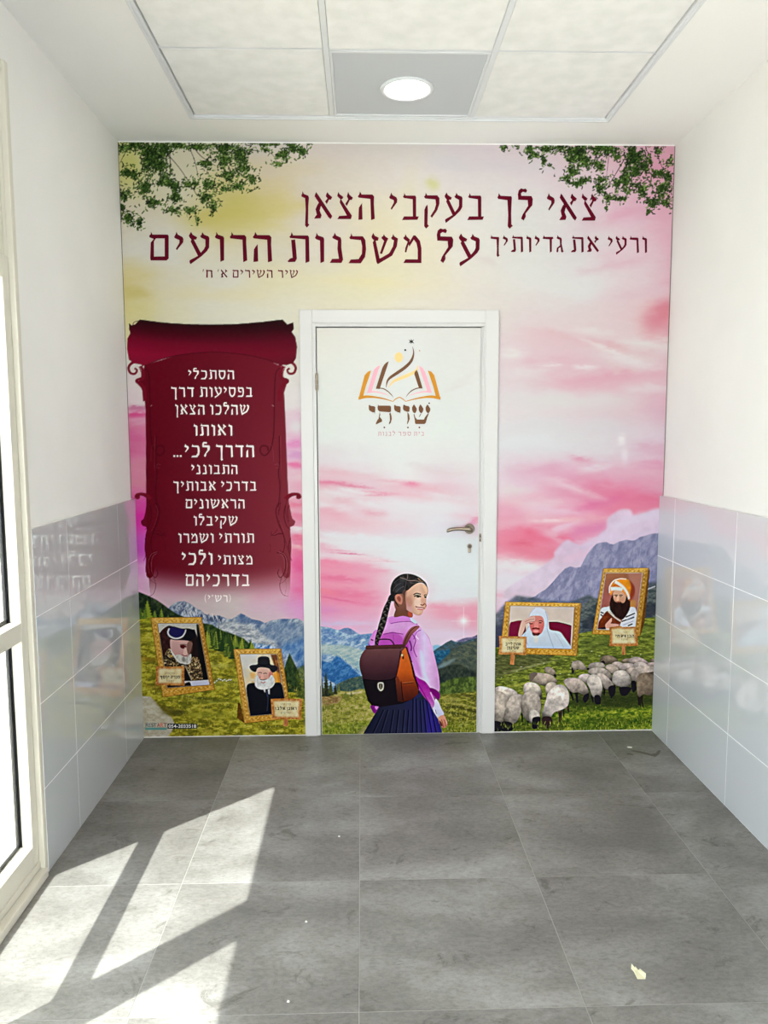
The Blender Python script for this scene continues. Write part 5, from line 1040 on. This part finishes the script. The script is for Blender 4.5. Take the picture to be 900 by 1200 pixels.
# satchel
BG = lambda *a, **k: DB.poly(*a, oid=BI, **k)
l1([(245,700),(250,690),(330,690),(360,705),(385,742)], 1.6, (64,34,40), oid=BI)
BG(G1(spline([(465,735),(480,680),(510,620),(550,575),(600,558),(628,568),(600,600),(560,640),(530,690),(500,740)], 5)), grad([(735,(150,86,80)),(755,(96,50,48))], 1, .05, 3, 31)); l1([(600,562),(540,610),(500,680),(480,735)], .7, (60,28,30), oid=BI)
BG(G2([(76,290),(78,330),(100,430),(125,520),(160,560),(240,575),(440,545),(540,500),(600,440),(590,380),(560,280),(520,120),(480,20),(430,30),(400,290)]), (22,16,22))
BG(G2([(380,310),(440,60),(470,30),(495,60),(525,200),(545,300),(590,420),(585,460),(520,510),(440,530),(400,520)]), grad([(763,(190,96,40)),(785,(196,88,26)),(805,(110,40,20)),(822,(60,22,18))], 1, .06, 4, 32))
BG(G2([(380,300),(400,290),(420,340),(440,440),(445,520),(400,525)]), grad([(790,(120,52,30)),(822,(50,22,20))])); l2([(430,340),(440,440),(450,520)], 1.0, (30,12,12)); l2([(445,355),(500,350),(545,345)], 1.2, (160,80,44)); l2([(445,362),(545,352)], .8, (40,16,12), smooth=False)
BG(G2(spline([(80,320),(76,300),(56,240),(48,170),(60,110),(90,60),(130,28),(220,22),(330,22),(440,20),(455,10),(470,26),(440,60),(425,110),(412,200),(395,270),(380,300),(330,322),(260,330),(160,328)], 3)), grad([(757,(104,66,66)),(768,(92,54,58)),(782,(70,38,46)),(797,(44,24,32))], 1, .05, 6, 33))
BG(G2([(110,12),(440,0),(476,6),(460,34),(400,30),(120,42),(100,40)]), (76,40,38)); l2([(112,44),(240,38),(430,34)], .9, (34,16,20)); l2([(90,322),(200,334),(330,326),(384,302)], 1.3, (14,8,14))
l2([(425,60),(410,180),(385,300)], 1.0, (44,20,22)); l2([(436,85),(450,120),(446,135)], 2.0, (30,20,16)); DB.ell(*G2([(440,100)])[0], 1.2, 1.6, (206,180,130)); l2([(480,30),(520,160),(550,300)], 1.8, (20,14,20))
pts = spline(G2([(222,352),(262,350),(272,372),(268,412),(245,430),(222,412),(214,380)]), 4); DB.poly(pts, (206,198,170), oid=BI); DB.poly(spline(G2([(230,362),(256,362),(262,380),(258,402),(244,416),(230,402),(226,380)]), 4), (40,26,30), oid=BI); l2([(244,366),(244,410)], .9, (150,140,110), smooth=False)

# ------------------------------------------------------------------ printing the artwork onto meshes
M_print = material('satin_printed_film', (1, 1, 1, 1), 0.36, spec=0.03)
_nt = M_print.node_tree; _at = _nt.nodes.new('ShaderNodeAttribute'); _at.attribute_name = 'print'
_nt.links.new(_at.outputs['Color'], _nt.nodes['Principled BSDF'].inputs['Base Color'])
GAIN = 0.83
for bd_ in (WB, DB):                        # crisp, contrasty print: sharpen the artwork, most in the landscape
    j0 = (600-V0)*R; wt_ = np.clip((np.arange(BH*R)-j0)/(90*R), 0, 1)[:, None]
    for c_ in range(3):
        ch = bd_.a[..., c_]; d_ = ch-blur(ch, 1.5); d2 = ch-blur(ch, 5)
        bd_.a[..., c_] = np.clip(ch+(.35+.55*wt_)*d_+.28*wt_*d2, 0, 1)
def sample(bd, u, v):
    x = np.clip((u-U0)*R-.5, 0, BW*R-1.01); y_ = np.clip((v-V0)*R-.5, 0, BH*R-1.01)
    i = x.astype(int); j = y_.astype(int); fx = (x-i)[:, None]; fy = (y_-j)[:, None]
    a = bd.a
    return (a[j, i]*(1-fx)+a[j, i+1]*fx)*(1-fy)+(a[j+1, i]*(1-fx)+a[j+1, i+1]*fx)*fy
def grid_parts(bd, x0, x1, z0, z1, dx, dz, yp, acc, hole=None):
    """cells of a rectangle on the wall plane, sorted by artwork element into acc[id] = [(verts, quads, colours)]"""
    nx = max(int(round((x1-x0)/dx)), 1); nz = max(int(round((z1-z0)/dz)), 1)
    X, Z = np.meshgrid(np.linspace(x0, x1, nx+1), np.linspace(z0, z1, nz+1))
    u, v = wall_to_pixel(X.ravel(), Z.ravel(), yp); C = s2l(sample(bd, u, v))*GAIN
    cx = (X[:-1, :-1]+X[1:, 1:])/2; cz = (Z[:-1, :-1]+Z[1:, 1:])/2
    cu, cv = wall_to_pixel(cx.ravel(), cz.ravel(), yp)
    ii = np.clip(((cu-U0)*R).astype(int), 0, BW*R-1); jj = np.clip(((cv-V0)*R).astype(int), 0, BH*R-1)
    ids = bd.id[jj, ii]
    k = np.arange((nx)*(nz)); r_, c_ = k//nx, k % nx; a = r_*(nx+1)+c_
    Q = np.stack([a, a+1, a+nx+2, a+nx+1], 1)
    keep = np.ones(len(k), bool)
    if hole: keep = ~((cx.ravel() > hole[0]) & (cx.ravel() < hole[1]) & (cz.ravel() > hole[2]) & (cz.ravel() < hole[3]))
    P = np.stack([X.ravel(), np.full(X.size, yp), Z.ravel()], 1)
    for d in np.unique(ids[keep]):
        q = Q[keep & (ids == d)]; uq, inv = np.unique(q, return_inverse=True)
        acc.setdefault(int(d), []).append((P[uq], inv.reshape(-1, 4), C[uq]))
def print_mesh(name, lst, origin):
    V_, Q_, C_ = [], [], []; n = 0
    for p, q, c in lst: V_.append(p-np.array(origin)); Q_.append(q+n); C_.append(c); n += len(p)
    V_ = np.vstack(V_); Q_ = np.vstack(Q_); C_ = np.vstack(C_)
    me = bpy.data.meshes.new(name)
    me.vertices.add(len(V_)); me.vertices.foreach_set('co', V_.ravel().astype(np.float32))
    me.loops.add(Q_.size); me.loops.foreach_set('vertex_index', Q_.ravel().astype(np.int32))
    me.polygons.add(len(Q_)); me.polygons.foreach_set('loop_start', np.arange(0, Q_.size, 4, dtype=np.int32))
    me.update(calc_edges=True)
    at = me.color_attributes.new('print', 'FLOAT_COLOR', 'POINT'); cc = np.ones((len(V_), 4), np.float32); cc[:, :3] = C_
    at.data.foreach_set('color', cc.ravel()); return me

# --- Hebrew lettering: outlines on a 100-unit letter height, y down from the top bar
GL = {
'א': (82, [[(9,-9),(18,2),(82,88),(74,100),(64,92),(2,8),(5,-1)], [(60,-9),(66,0),(82,12),(75,22),(67,22),(57,40),(49,29),(60,17),(52,8),(55,-1)], [(21,34),(31,47),(25,66),(34,85),(29,97),(0,98),(6,88),(12,82),(6,60),(15,42)]]),
'ב': (76, [[(10,-9),(17,2),(60,2),(64,8),(64,86),(76,86),(70,100),(0,101),(9,86),(49,86),(48,17),(9,12),(4,6),(9,0)]]),
'ג': (50, [[(9,-11),(16,0),(36,8),(39,18),(38,45),(48,88),(52,97),(40,104),(33,95),(31,68),(16,76),(14,96),(9,103),(0,98),(4,72),(26,56),(24,20),(5,13),(2,7),(7,0)]]),
'ד': (76, [[(7,-11),(15,1),(72,1),(78,10),(66,18),(65,97),(51,104),(49,18),(2,14),(0,8),(6,0)]]),
'ה': (77, [[(10,-11),(18,1),(66,1),(74,9),(73,37),(77,99),(60,104),(57,19),(5,14),(0,9),(7,0)], [(20,35),(22,101),(3,103),(5,55),(11,46)]]),
'ו': (38, [[(6,-11),(13,0),(33,6),(37,12),(37,97),(22,103),(20,19),(5,14),(0,9),(5,0)]]),
'ז': (40, [[(6,-10),(14,2),(40,4),(37,16),(28,20),(30,98),(15,103),(15,19),(0,10),(4,0)]]),
'ח': (77, [[(10,-11),(18,1),(66,1),(74,9),(73,37),(77,99),(60,104),(57,19),(5,14),(0,9),(7,0)], [(8,13),(24,16),(23,101),(5,103)]]),
'ט': (78, [[(8,-11),(16,2),(25,8),(20,20),(17,50),(18,86),(58,86),(63,45),(59,20),(46,14),(38,6),(45,-8),(54,1),(72,8),(78,40),(74,88),(66,101),(8,101),(3,90),(3,24),(0,8)]]),
'י': (37, [[(9,-11),(15,0),(33,9),(37,17),(36,29),(11,60),(7,54),(21,31),(21,21),(3,14),(0,9),(6,-1)]]),
'כ': (70, [[(11,-10),(16,2),(57,2),(67,16),(70,50),(66,79),(49,103),(0,103),(9,89),(40,87),(53,67),(54,39),(49,17),(7,13),(3,7),(9,0)]]),
'ך': (66, [[(6,-11),(14,0),(60,2),(62,8),(59,71),(60,115),(66,121),(52,133),(44,123),(46,79),(43,18),(4,13),(0,6),(4,0)]]),
'ל': (64, [[(4,-22),(14,-30),(24,-27),(34,-29),(40,-21),(35,-12),(22,-16),(14,-10),(15,0),(58,1),(64,12),(62,38),(33,72),(34,85),(25,100),(14,92),(21,75),(44,40),(42,18),(2,16),(0,-6)]]),
'מ': (73, [[(8,-7),(14,3),(27,14),(20,35),(12,62),(6,60),(8,45),(17,22),(2,12),(0,6),(6,2)], [(20,30),(40,-2),(48,-2),(66,18),(72,45),(72,101),(0,101),(9,87),(57,87),(57,50),(52,27),(42,14),(24,40)]]),
'ם': (77, [[(7,-11),(13,0),(73,0),(77,6),(77,91),(69,99),(6,99),(4,91),(6,31),(18,17),(1,11),(0,4),(6,-1)], 'h', [(19,26),(19,84),(61,83),(61,15),(27,15)]]),
'נ': (53, [[(19,-11),(26,0),(43,7),(46,16),(46,45),(53,90),(46,102),(0,102),(9,87),(36,86),(30,50),(32,19),(13,11),(9,6),(16,-1)]]),
'ן': (37, [[(6,-12),(12,-1),(32,6),(35,14),(32,48),(31,117),(37,123),(25,134),(17,125),(20,60),(17,16),(2,10),(0,4),(4,-2)]]),
'ס': (78, [[(7,-11),(14,0),(70,0),(78,10),(78,50),(68,84),(48,102),(28,102),(10,80),(3,45),(6,18),(0,8),(6,-1)], 'h', [(18,16),(17,45),(24,72),(36,86),(48,84),(60,62),(63,40),(60,16)]]),
'ע': (81, [[(9,-11),(15,0),(33,10),(29,19),(20,19),(50,74),(37,83),(7,26),(10,19),(2,10),(0,3)], [(53,-10),(60,0),(77,6),(81,12),(80,49),(71,63),(49,83),(6,113),(2,103),(4,97),(37,80),(60,54),(65,43),(65,19),(49,12),(44,6),(50,0)]]),
'פ': (73, [[(10,-10),(16,1),(60,1),(71,14),(73,50),(69,84),(56,101),(2,101),(10,87),(48,87),(57,70),(58,45),(52,16),(22,15),(22,36),(34,42),(46,42),(40,55),(18,51),(8,40),(9,12),(2,7),(8,0)]]),
'ף': (68, [[(10,-10),(16,1),(58,1),(68,10),(66,60),(66,130),(52,133),(50,60),(50,16),(22,15),(22,36),(34,42),(44,42),(38,55),(18,51),(8,40),(9,12),(2,7),(8,0)]]),
'צ': (72, [[(6,-10),(12,0),(29,11),(24,20),(18,19),(24,28),(67,86),(63,100),(1,100),(10,87),(44,85),(12,33),(15,20),(1,8),(3,-1)], [(50,-10),(56,2),(72,14),(66,23),(58,23),(44,48),(37,39),(50,20),(44,8),(47,0)]]),
'ק': (74, [[(10,-10),(17,1),(62,1),(72,12),(72,35),(62,62),(38,92),(31,85),(50,58),(56,38),(54,18),(8,14),(2,7),(8,0)], [(18,38),(20,60),(18,118),(25,124),(12,136),(3,126),(4,60),(10,46)]]),
'ר': (69, [[(7,-11),(15,1),(58,1),(65,8),(65,32),(69,97),(53,104),(50,19),(2,14),(0,8),(6,0)]]),
'ש': (105, [[(7,-11),(13,0),(29,7),(26,18),(17,19),(33,87),(25,106),(20,99),(5,25),(10,17),(2,10),(0,3)], [(49,-6),(54,2),(67,10),(62,19),(42,68),(33,66),(50,19),(40,10),(40,5),(46,1)], [(86,-7),(91,2),(105,10),(101,39),(82,74),(25,106),(29,87),(70,65),(85,39),(89,17),(80,13),(78,7),(83,2)]]),
'ת': (87, [[(16,-13),(22,0),(80,0),(85,6),(87,97),(71,103),(70,15),(11,10),(7,5),(13,-1)], [(14,17),(30,15),(34,50),(37,87),(30,99),(3,100),(0,96),(10,86),(20,83)]]),
"'": (14, [[(6,-12),(14,-8),(6,24),(0,22)]]), '"': (30, [[(6,-10),(13,-6),(6,22),(0,20)], [(22,-10),(29,-6),(22,22),(16,20)]]),
'.': (17, [[(1,84),(16,84),(16,100),(1,100)]]),
')': (26, [[(0,-14),(6,-16),(22,14),(26,45),(22,78),(6,112),(0,110),(14,76),(17,45),(14,14)]]),
'(': (26, [[(26,-14),(20,-16),(4,14),(0,45),(4,78),(20,112),(26,110),(12,76),(9,45),(12,14)]]),
}
GAP = 21
SPACE = 52
def lettering_mesh(name, items, yp, origin, proj=True):
    """items: (text, left, right, top, base[, top2, base2]) on the artboard in image pixels, read right to left"""
    vs, fs = [], []; lay = 0
    for it in items:
        text, xl, xr, top, base = it[:5]; top2, base2 = (it[5], it[6]) if len(it) > 6 else (top, base)
        adv = []; x = 0
        for ch in text:
            if ch == ' ': adv.append(None); x += SPACE-GAP; continue
            adv.append(x); x += GL[ch][0]+(10 if ch == '.' else GAP)
        total = x-(10 if text[-1] == '.' else GAP)
        for ch, a in zip(text, adv):
            if a is None: continue
            wd, polys = GL[ch]; loops = []; k = 0
            while k < len(polys):
                if polys[k] == 'h': loops[-1].append(polys[k+1]); k += 2
                else: loops.append([polys[k]]); k += 1
            for lp in loops:
                out = []
                for q in lp:
                    pts = []
                    for gx_, gy_ in q:
                        t = (total-a-wd+gx_)/total          # 0 = left end of the word
                        tp, bs = top*(1-t)+top2*t, base*(1-t)+base2*t
                        pts.append((xl+(xr-xl)*t, tp+(bs-tp)*gy_/100))
                    out.append(pts)
                flat = [p for q in out for p in q]
                X, Z = pixel_to_wall([p[0] for p in flat], [p[1] for p in flat], yp)
                tri = tessellate_polygon([[Vector((p[0], p[1], 0)) for p in q] for q in out])
                n = len(vs); lay += 1; yo = yp-0.00005*(lay % 5)
                vs += [(x_-origin[0], yo-origin[1], z_-origin[2]) for x_, z_ in zip(X, Z)]
                for t_ in tri:
                    a_, b_, c_ = (Vector(vs[n+i]) for i in t_)
                    nrm = (b_-a_).cross(c_-a_)
                    fs.append(tuple(n+i for i in (t_ if nrm.y < 0 else t_[::-1])))
    me = bpy.data.meshes.new(name); me.from_pydata(vs, [], fs); me.update(); return me
def poly_mesh(name, polys, yp, origin):
    vs, fs = [], []; lay = 0
    for q in polys:
        q = q if isinstance(q[0], list) else [q]
        flat = [p for r_ in q for p in r_]
        X, Z = pixel_to_wall([p[0] for p in flat], [p[1] for p in flat], yp)
        tri = tessellate_polygon([[Vector((p[0], p[1], 0)) for p in r_] for r_ in q]); n = len(vs); lay += 1; yo = yp-0.00005*(lay % 5)
        vs += [(x_-origin[0], yo-origin[1], z_-origin[2]) for x_, z_ in zip(X, Z)]
        for t_ in tri:
            a_, b_, c_ = (Vector(vs[n+i]) for i in t_); nrm = (b_-a_).cross(c_-a_)
            fs.append(tuple(n+i for i in (t_ if nrm.y < 0 else t_[::-1])))
    me = bpy.data.meshes.new(name); me.from_pydata(vs, [], fs); me.update(); return me
def ink(name, r, g, b): return material(name, rgb(r, g, b), 0.36, spec=0.03)
INK = ink('burgundy_ink', 92, 12, 32); WHITE_INK = ink('white_ink', 240, 236, 232); BLACK_INK = ink('black_ink', 34, 30, 28); EDGE_INK = ink('pale_letter_edge', 232, 214, 214)

# --- the mural: a thing with the printed elements as its parts
YM = -0.0016
mural = empty('mural', (0.2, 0.0, 1.4), label='wall-sized printed mural of pink sky, mountains, scroll, portraits and sheep around the door', category='mural')
MO = (0.2, 0.0, 1.4)
acc = {}
mx0, mx1, mz0, mz1 = XL+0.003, XR-0.003, 0.005, H-0.006
zs = 0.62                                   # below this height the artwork is finer
hx0, hx1, hz = CX0+0.012, CX1-0.012, CZ-0.012
cell = 0.0040*0.80; cf = 0.0040*0.58
for (a, b, c, d, s_) in ((mx0, hx0, mz0, zs, cf), (hx1, mx1, mz0, zs, cf), (mx0, hx0, zs, hz, cell), (hx1, mx1, zs, hz, cell), (mx0, mx1, hz, mz1, cell)):
    grid_parts(WB, a, b, c, d, s_, s_, YM, acc)
link('sky_and_landscape_print', print_mesh('sky_and_landscape_print', acc.pop(0), MO), M_print, mural, label='pink and yellow cloudy sky over alpine meadows')
scroll_o = link('scroll_print', print_mesh('scroll_print', acc.pop(1), MO), M_print, mural, label='burgundy scroll with curled ornaments')
SEAM = material('dark_edge_seam', rgb(92, 84, 80), 0.7)
for x_ in (XL+0.0006, XR-0.003): boxes('edge_seam', [((x_-MO[0], -0.0035, mz0-MO[2]), (x_+0.0024-MO[0], 0.0, mz1-MO[2]))], SEAM, mural)
port = {}
for i, (nm, lb) in {2: ('framed_portrait_print', 'portrait of a man in a navy domed hat in a leaning gold frame'), 3: ('framed_portrait_print', 'portrait of a white-bearded man in a black brimmed hat in a gold frame'),
                    4: ('framed_portrait_print', 'wide portrait of a man draped in white with a hand at his brow'), 5: ('framed_portrait_print', 'portrait of a dark-bearded man in an orange and white turban')}.items():
    port[i] = link(nm, print_mesh(nm, acc.pop(i), MO), M_print, mural, label=lb)
    link('portrait_picture', print_mesh('portrait_picture', acc.pop(10+i), MO), M_print, port[i])
    sg = link('name_sign', print_mesh('name_sign', acc.pop(20+i), MO), M_print, port[i])
for i, lb in ((30, 'leafy green branches in the upper left corner'), (31, 'leafy green branches in the upper right corner')):
    link('leafy_branch_print', print_mesh('leafy_branch_print', acc.pop(i), MO), M_print, mural, label=lb)
for i in sheep_ids:
    if i in acc: link('sheep_print', print_mesh('sheep_print', acc.pop(i), MO), M_print, mural)
if acc: print('left over ids', list(acc))
YT = YM-0.0004
def letter(name, items, mat, parent, origin, yp, **pr): return link(name, lettering_mesh(name, items, yp, origin), mat, parent, **pr)
title = [('צאי', 640.7, 699.5, 229.3, 258.6), ('לך', 582.8, 624.4, 229.4, 258.5), ('בעקבי', 456.0, 567.2, 228.6, 257.6), ('הצאן', 353.0, 439.2, 227.6, 256.8),
         ('על', 511.8, 562.2, 277.0, 308.2), ('משכנות', 337.0, 494.2, 275.8, 307.2, 276.5, 308.0), ('הרועים', 174.8, 319.0, 274.8, 305.5, 275.2, 306.2)]
for it in title: letter('title_word', [it], INK, mural, MO, YT)
for it in [('ורעי', 712.0, 758.4, 278.2, 296.2), ('את', 669.0, 701.9, 277.8, 295.6), ('גדיותיך', 574.7, 660.2, 277.4, 295.4)]: letter('small_title_word', [it], INK, mural, MO, YT)
for it in [('שיר', 325.6, 349.2, 316.6, 325.6), ('השירים', 272.4, 319.6, 316.4, 325.5), ("א'", 255.0, 266.6, 316.4, 325.4), ("ח'", 237.4, 249.2, 316.4, 325.3)]: letter('source_word', [it], INK, mural, MO, YT)
lines = [('הסתכלי', 220.3, 274.5, 434, 444.2), ('בפסיעות', 234, 295.9, 453.9, 465), ('דרך', 200.4, 227.3, 453.9, 465), ('שהלכו', 246, 292, 474.5, 485.7), ('הצאן', 205.2, 239.8, 474.5, 485.7), ('ואותו', 226.8, 272.3, 498, 510.5),
         ('הדרך', 253, 298, 521.8, 535.5), ('לכי...', 203, 246, 521.8, 535.5), ('התבונני', 224, 278.4, 545, 555.4), ('בדרכי', 259, 300.5, 564.4, 575), ('אבותיך', 203, 252.8, 564.4, 575), ('הראשונים', 217.4, 286.8, 585.2, 595.7),
         ('שקיבלו', 226.8, 278.4, 605, 615.8), ('תורתי', 256.7, 297.6, 625.3, 636), ('ושמרו', 208.8, 250.4, 625.3, 636), ('מצותי', 255.3, 295.9, 651, 661.3), ('ולכי', 212.7, 249.2, 648, 661.7), ('בדרכיהם', 217.4, 292.6, 673.3, 686.7), (')רש"י(', 239.8, 270.4, 697.6, 705.2)]
for it in lines: letter('scroll_word', [it], WHITE_INK, scroll_o, MO, YT)
names = {2: ([('עובדיה', 200.0, 211.0, 791.8, 795.0), ('יוסף', 187.3, 198.2, 791.8, 795.0)], [('מרן', 199.5, 204.5, 788.2, 790.0), ('הרב', 193.0, 198.4, 788.2, 790.0), ('זצוק"ל', 195.0, 203.5, 797.0, 799.0)]),
         3: ([('ראובן', 336.0, 347.3, 828.6, 831.8), ('אלבז', 322.0, 334.2, 828.6, 831.8)], [('מרן', 335.5, 341.0, 824.4, 826.2), ('הרב', 328.5, 334.0, 824.4, 826.2), ('שליט"א', 329.0, 340.5, 834.4, 836.4)]),
         4: ([('אהרן', 601.6, 610.2, 753.2, 756.2), ('לייב', 592.2, 600.2, 753.2, 756.2), ('שטינמן', 594.0, 608.0, 757.6, 760.7)], [('מרן', 601.4, 606.0, 749.6, 751.3), ('הרב', 596.0, 600.6, 749.6, 751.3), ('זצוק"ל', 597.2, 605.0, 762.0, 763.8)]),
         5: ([('הבן', 734.8, 743.0, 743.8, 746.8), ('איש', 727.6, 733.6, 743.8, 746.8), ('חי', 721.0, 726.2, 743.8, 746.8)], [('רבי', 730.0, 734.5, 740.2, 741.8), ('זצוק"ל', 728.0, 736.0, 748.6, 750.2)])}
for i, (big, small) in names.items():
    for it in big+small:
        letter('sign_word', [it]+([tuple([it[0], it[1]+.35, it[2]+.35]+list(it[3:])), tuple([it[0], it[1]+.15, it[2]+.15, it[3]+.3, it[4]+.3])] if it in big else []), BLACK_INK, port[i], MO, YT)

# contact strip at the lower left: printer's name and telephone number
NAVY = ink('navy_ink', 22, 34, 52); TEAL = ink('teal_ink', 84, 140, 138)
strip_o = link('phone_label', poly_mesh('phone_label', [[(196.3,847.9),(231.2,847.9),(231.2,853.9),(196.3,853.9)]], YT, MO), NAVY, mural, label='dark contact strip with telephone number')
link('phone_label', poly_mesh('phone_label', [[(170.2,852.6),(195.6,852.6),(195.6,855.4),(170.2,855.4)]], YT, MO), TEAL, mural, label='teal bar under the printer name')
def latin(name, text, xl, xr, top, base, mat, parent, yp):
    cu = bpy.data.curves.new(name, 'FONT'); cu.body = text; cu.size = 1.0; cu.offset = 0.012
    to = bpy.data.objects.new(name, cu); COL.objects.link(to); dg = bpy.context.evaluated_depsgraph_get(); dg.update()
    me = bpy.data.meshes.new_from_object(to.evaluated_get(dg)); bpy.data.objects.remove(to)
    co = np.zeros(len(me.vertices)*3); me.vertices.foreach_get('co', co); co = co.reshape(-1, 3)
    mn, mxx = co[:, :2].min(0), co[:, :2].max(0); t = (co[:, :2]-mn)/(mxx-mn)
    X, Z = pixel_to_wall(xl+(xr-xl)*t[:, 0], base+(top-base)*t[:, 1], yp)
    me.vertices.foreach_set('co', np.stack([X-MO[0], np.full(len(X), yp-MO[1]), Z-MO[2]], 1).ravel()); me.materials.clear(); me.update()
    return link(name, me, mat, parent)
latin('phone_lettering', '054-2033518', 197.6, 230.0, 849.0, 852.9, WHITE_INK, strip_o, YT-0.0003)
SLATE = ink('slate_ink', 60, 84, 104)
latin('printer_lettering', 'REST', 170.6, 183.6, 847.4, 852.0, SLATE, mural, YT)
latin('printer_lettering', 'A', 184.0, 187.6, 847.4, 852.0, ink('dark_red_ink', 150, 30, 40), mural, YT)
latin('printer_lettering', 'R', 188.2, 191.4, 847.4, 852.0, ink('red_ink', 214, 70, 60), mural, YT)
latin('printer_lettering', 'T', 191.8, 195.6, 847.4, 852.0, ink('maroon_ink', 120, 30, 44), mural, YT)

# --- the door film
YD = -0.0026; DO = (0.2, 0.0, 0.0); acc = {}
for c, d, s_ in ((0.004, 0.86, 0.0021), (0.86, LZ-0.003, 0.0034)): grid_parts(DB, LX0+0.0035, LX1-0.0055, c, d, s_, s_, YD, acc)
film = link('door_film', print_mesh('door_film', acc.pop(0), DO), M_print, door, label='printed film of pink clouds over an alpine valley')
link('schoolgirl_print', print_mesh('schoolgirl_print', acc.pop(50), DO), M_print, film, label='schoolgirl with a long braid, mauve blouse and navy pleated skirt')
link('satchel_print', print_mesh('satchel_print', acc.pop(51), DO), M_print, film, label='brown and orange leather satchel')
YL = YD-0.0004; LG = V(410, 390, 7.5)
BR, GO, PI_, CR, DKI = ink('brown_ink', 112, 76, 52), ink('ochre_ink', 200, 136, 44), ink('pink_ink', 238, 172, 186), ink('pale_gold_ink', 238, 204, 140), ink('charcoal_ink', 40, 34, 34)
def ribbon(pts, n=6):
    """pts (x, y, width) in enlarged image-crop pixels -> outline"""
    q = np.array(spline(pts, n, False)); w_ = np.interp(np.linspace(0, 1, len(q)), np.linspace(0, 1, len(pts)), [p[2] for p in pts])
    d = np.gradient(q, axis=0); d /= np.linalg.norm(d, axis=1, keepdims=True); nn = np.c_[-d[:, 1], d[:, 0]]*w_[:, None]/2
    return [tuple(p) for p in np.vstack([q+nn, (q-nn)[::-1]])]
def disc(cx, cy, rx, ry, n=24): return [(cx+rx*math.cos(2*math.pi*k/n), cy+ry*math.sin(2*math.pi*k/n)) for k in range(n)]
logo = link('school_logo', poly_mesh('school_logo', [LG(q) for q in (
    [(342,250),(320,262),(300,282),(285,310),(228,492),(262,494),(330,290)], ribbon([(236,486,8),(290,490,9),(330,512,9),(360,540,7),(382,566,2)]),
    ribbon([(551,122,2),(560,180,12),(540,245,24),(490,300,28),(420,350,28),(360,390,24),(330,425,15),(318,482,2)]),
    [(587,325),(570,345),(566,362),(608,488),(640,490),(598,345)], ribbon([(634,484,8),(590,488,9),(545,508,9),(515,535,6),(494,564,2)]))], YL, DO), BR, film, label='open book logo with a rising swirl and star')
def lg(polys, mat): link('logo_shape', poly_mesh('logo_shape', [LG(q) for q in polys], YL, DO), mat, film)
lg([[(186,332),(160,340),(130,372),(74,588),(112,580),(140,470),(170,385)], ribbon([(78,576,26),(140,562,24),(220,566,16),(300,580,11),(380,604,5)]), ribbon([(380,604,5),(398,585,8),(435,568,9),(468,584,8),(488,604,5)]), ribbon([(488,604,5),(560,584,10),(640,568,15),(720,562,24),(796,576,26)]), [(686,332),(715,340),(742,372),(798,586),(760,578),(735,480),(704,385)]], GO)
lg([[(268,288),(240,296),(212,325),(150,530),(188,528),(215,440),(250,330)], ribbon([(156,522,14),(220,518,12),(280,530,8),(345,552,3)]), [(606,288),(640,310),(662,345),(722,528),(684,526),(660,450),(625,350)], ribbon([(716,522,14),(650,518,12),(580,532,8),(522,552,3)])], PI_)
lg([disc(430,216,36,45), ribbon([(596,285,3),(590,320,16),(560,348,26),(500,378,30),(430,405,28),(380,430,20),(340,478,3)])], CR)
lg([[(540,52),(546,70),(566,56),(552,76),(566,96),(544,86),(538,100),(533,84),(514,94),(528,76),(516,56),(534,70)], disc(487,152,9,9,10), disc(697,619,7,7,10)], DKI)
lg([disc(613,157,6,6,10)], GO)
# the school's name in wide brush-like capitals with vowel points
nm = []
def yodh(x): return [(x,640),(x+8,632),(x+18,642),(x+50,646),(x+58,652),(x+58,680),(x+54,712),(x+48,698),(x+36,700),(x+8,684),(x+2,672)]
nm += [yodh(165), yodh(388)]
nm += [[(248,632),(256,640),(352,640),(362,650),(362,690),(352,698),(262,692),(246,678),(243,655)], [(355,700),(366,730),(368,760),(360,790),(346,806),(342,798),(352,770),(350,730),(346,712)], [(262,695),(268,720),(262,738),(282,762),(284,780),(262,790),(230,806),(228,796),(242,766),(252,755),(256,730)]]
nm += [[(468,640),(476,630),(490,640),(520,646),(526,660),(522,694),(500,694),(474,682),(466,668)], [(506,694),(522,720),(526,755),(516,785),(504,806),(502,796),(508,765),(506,730)]]
for x in (545, 603, 664): nm.append([(x+18,628),(x+30,645),(x+44,668),(x+40,690),(x+28,708),(x+12,700),(x+2,680),(x+2,655),(x+10,640)])
nm += [[(560,716),(566,712),(576,745),(590,762),(650,762),(665,735),(690,705),(694,712),(680,745),(668,790),(656,802),(580,802),(572,794),(570,765)], [(606,740),(622,708),(628,712),(614,738)]]
nm += [disc(x, 832, 8, 8, 10) for x in (303, 510, 611)]
link('logo_lettering', poly_mesh('logo_lettering', [LG(q) for q in nm], YL, DO), BR, film, label='brown Hebrew school name under the logo')
GAP = 30
link('logo_lettering', lettering_mesh('logo_lettering', [('בית', 484.8, 497.0, 506.0, 510.6), ('ספר', 466.6, 481.6, 506.0, 510.6), ('לבנות', 442.8, 463.0, 506.0, 510.6)], YL, DO), ink('dusty_rose_ink', 196, 140, 152), film, label='small dusty pink Hebrew line under the school name')
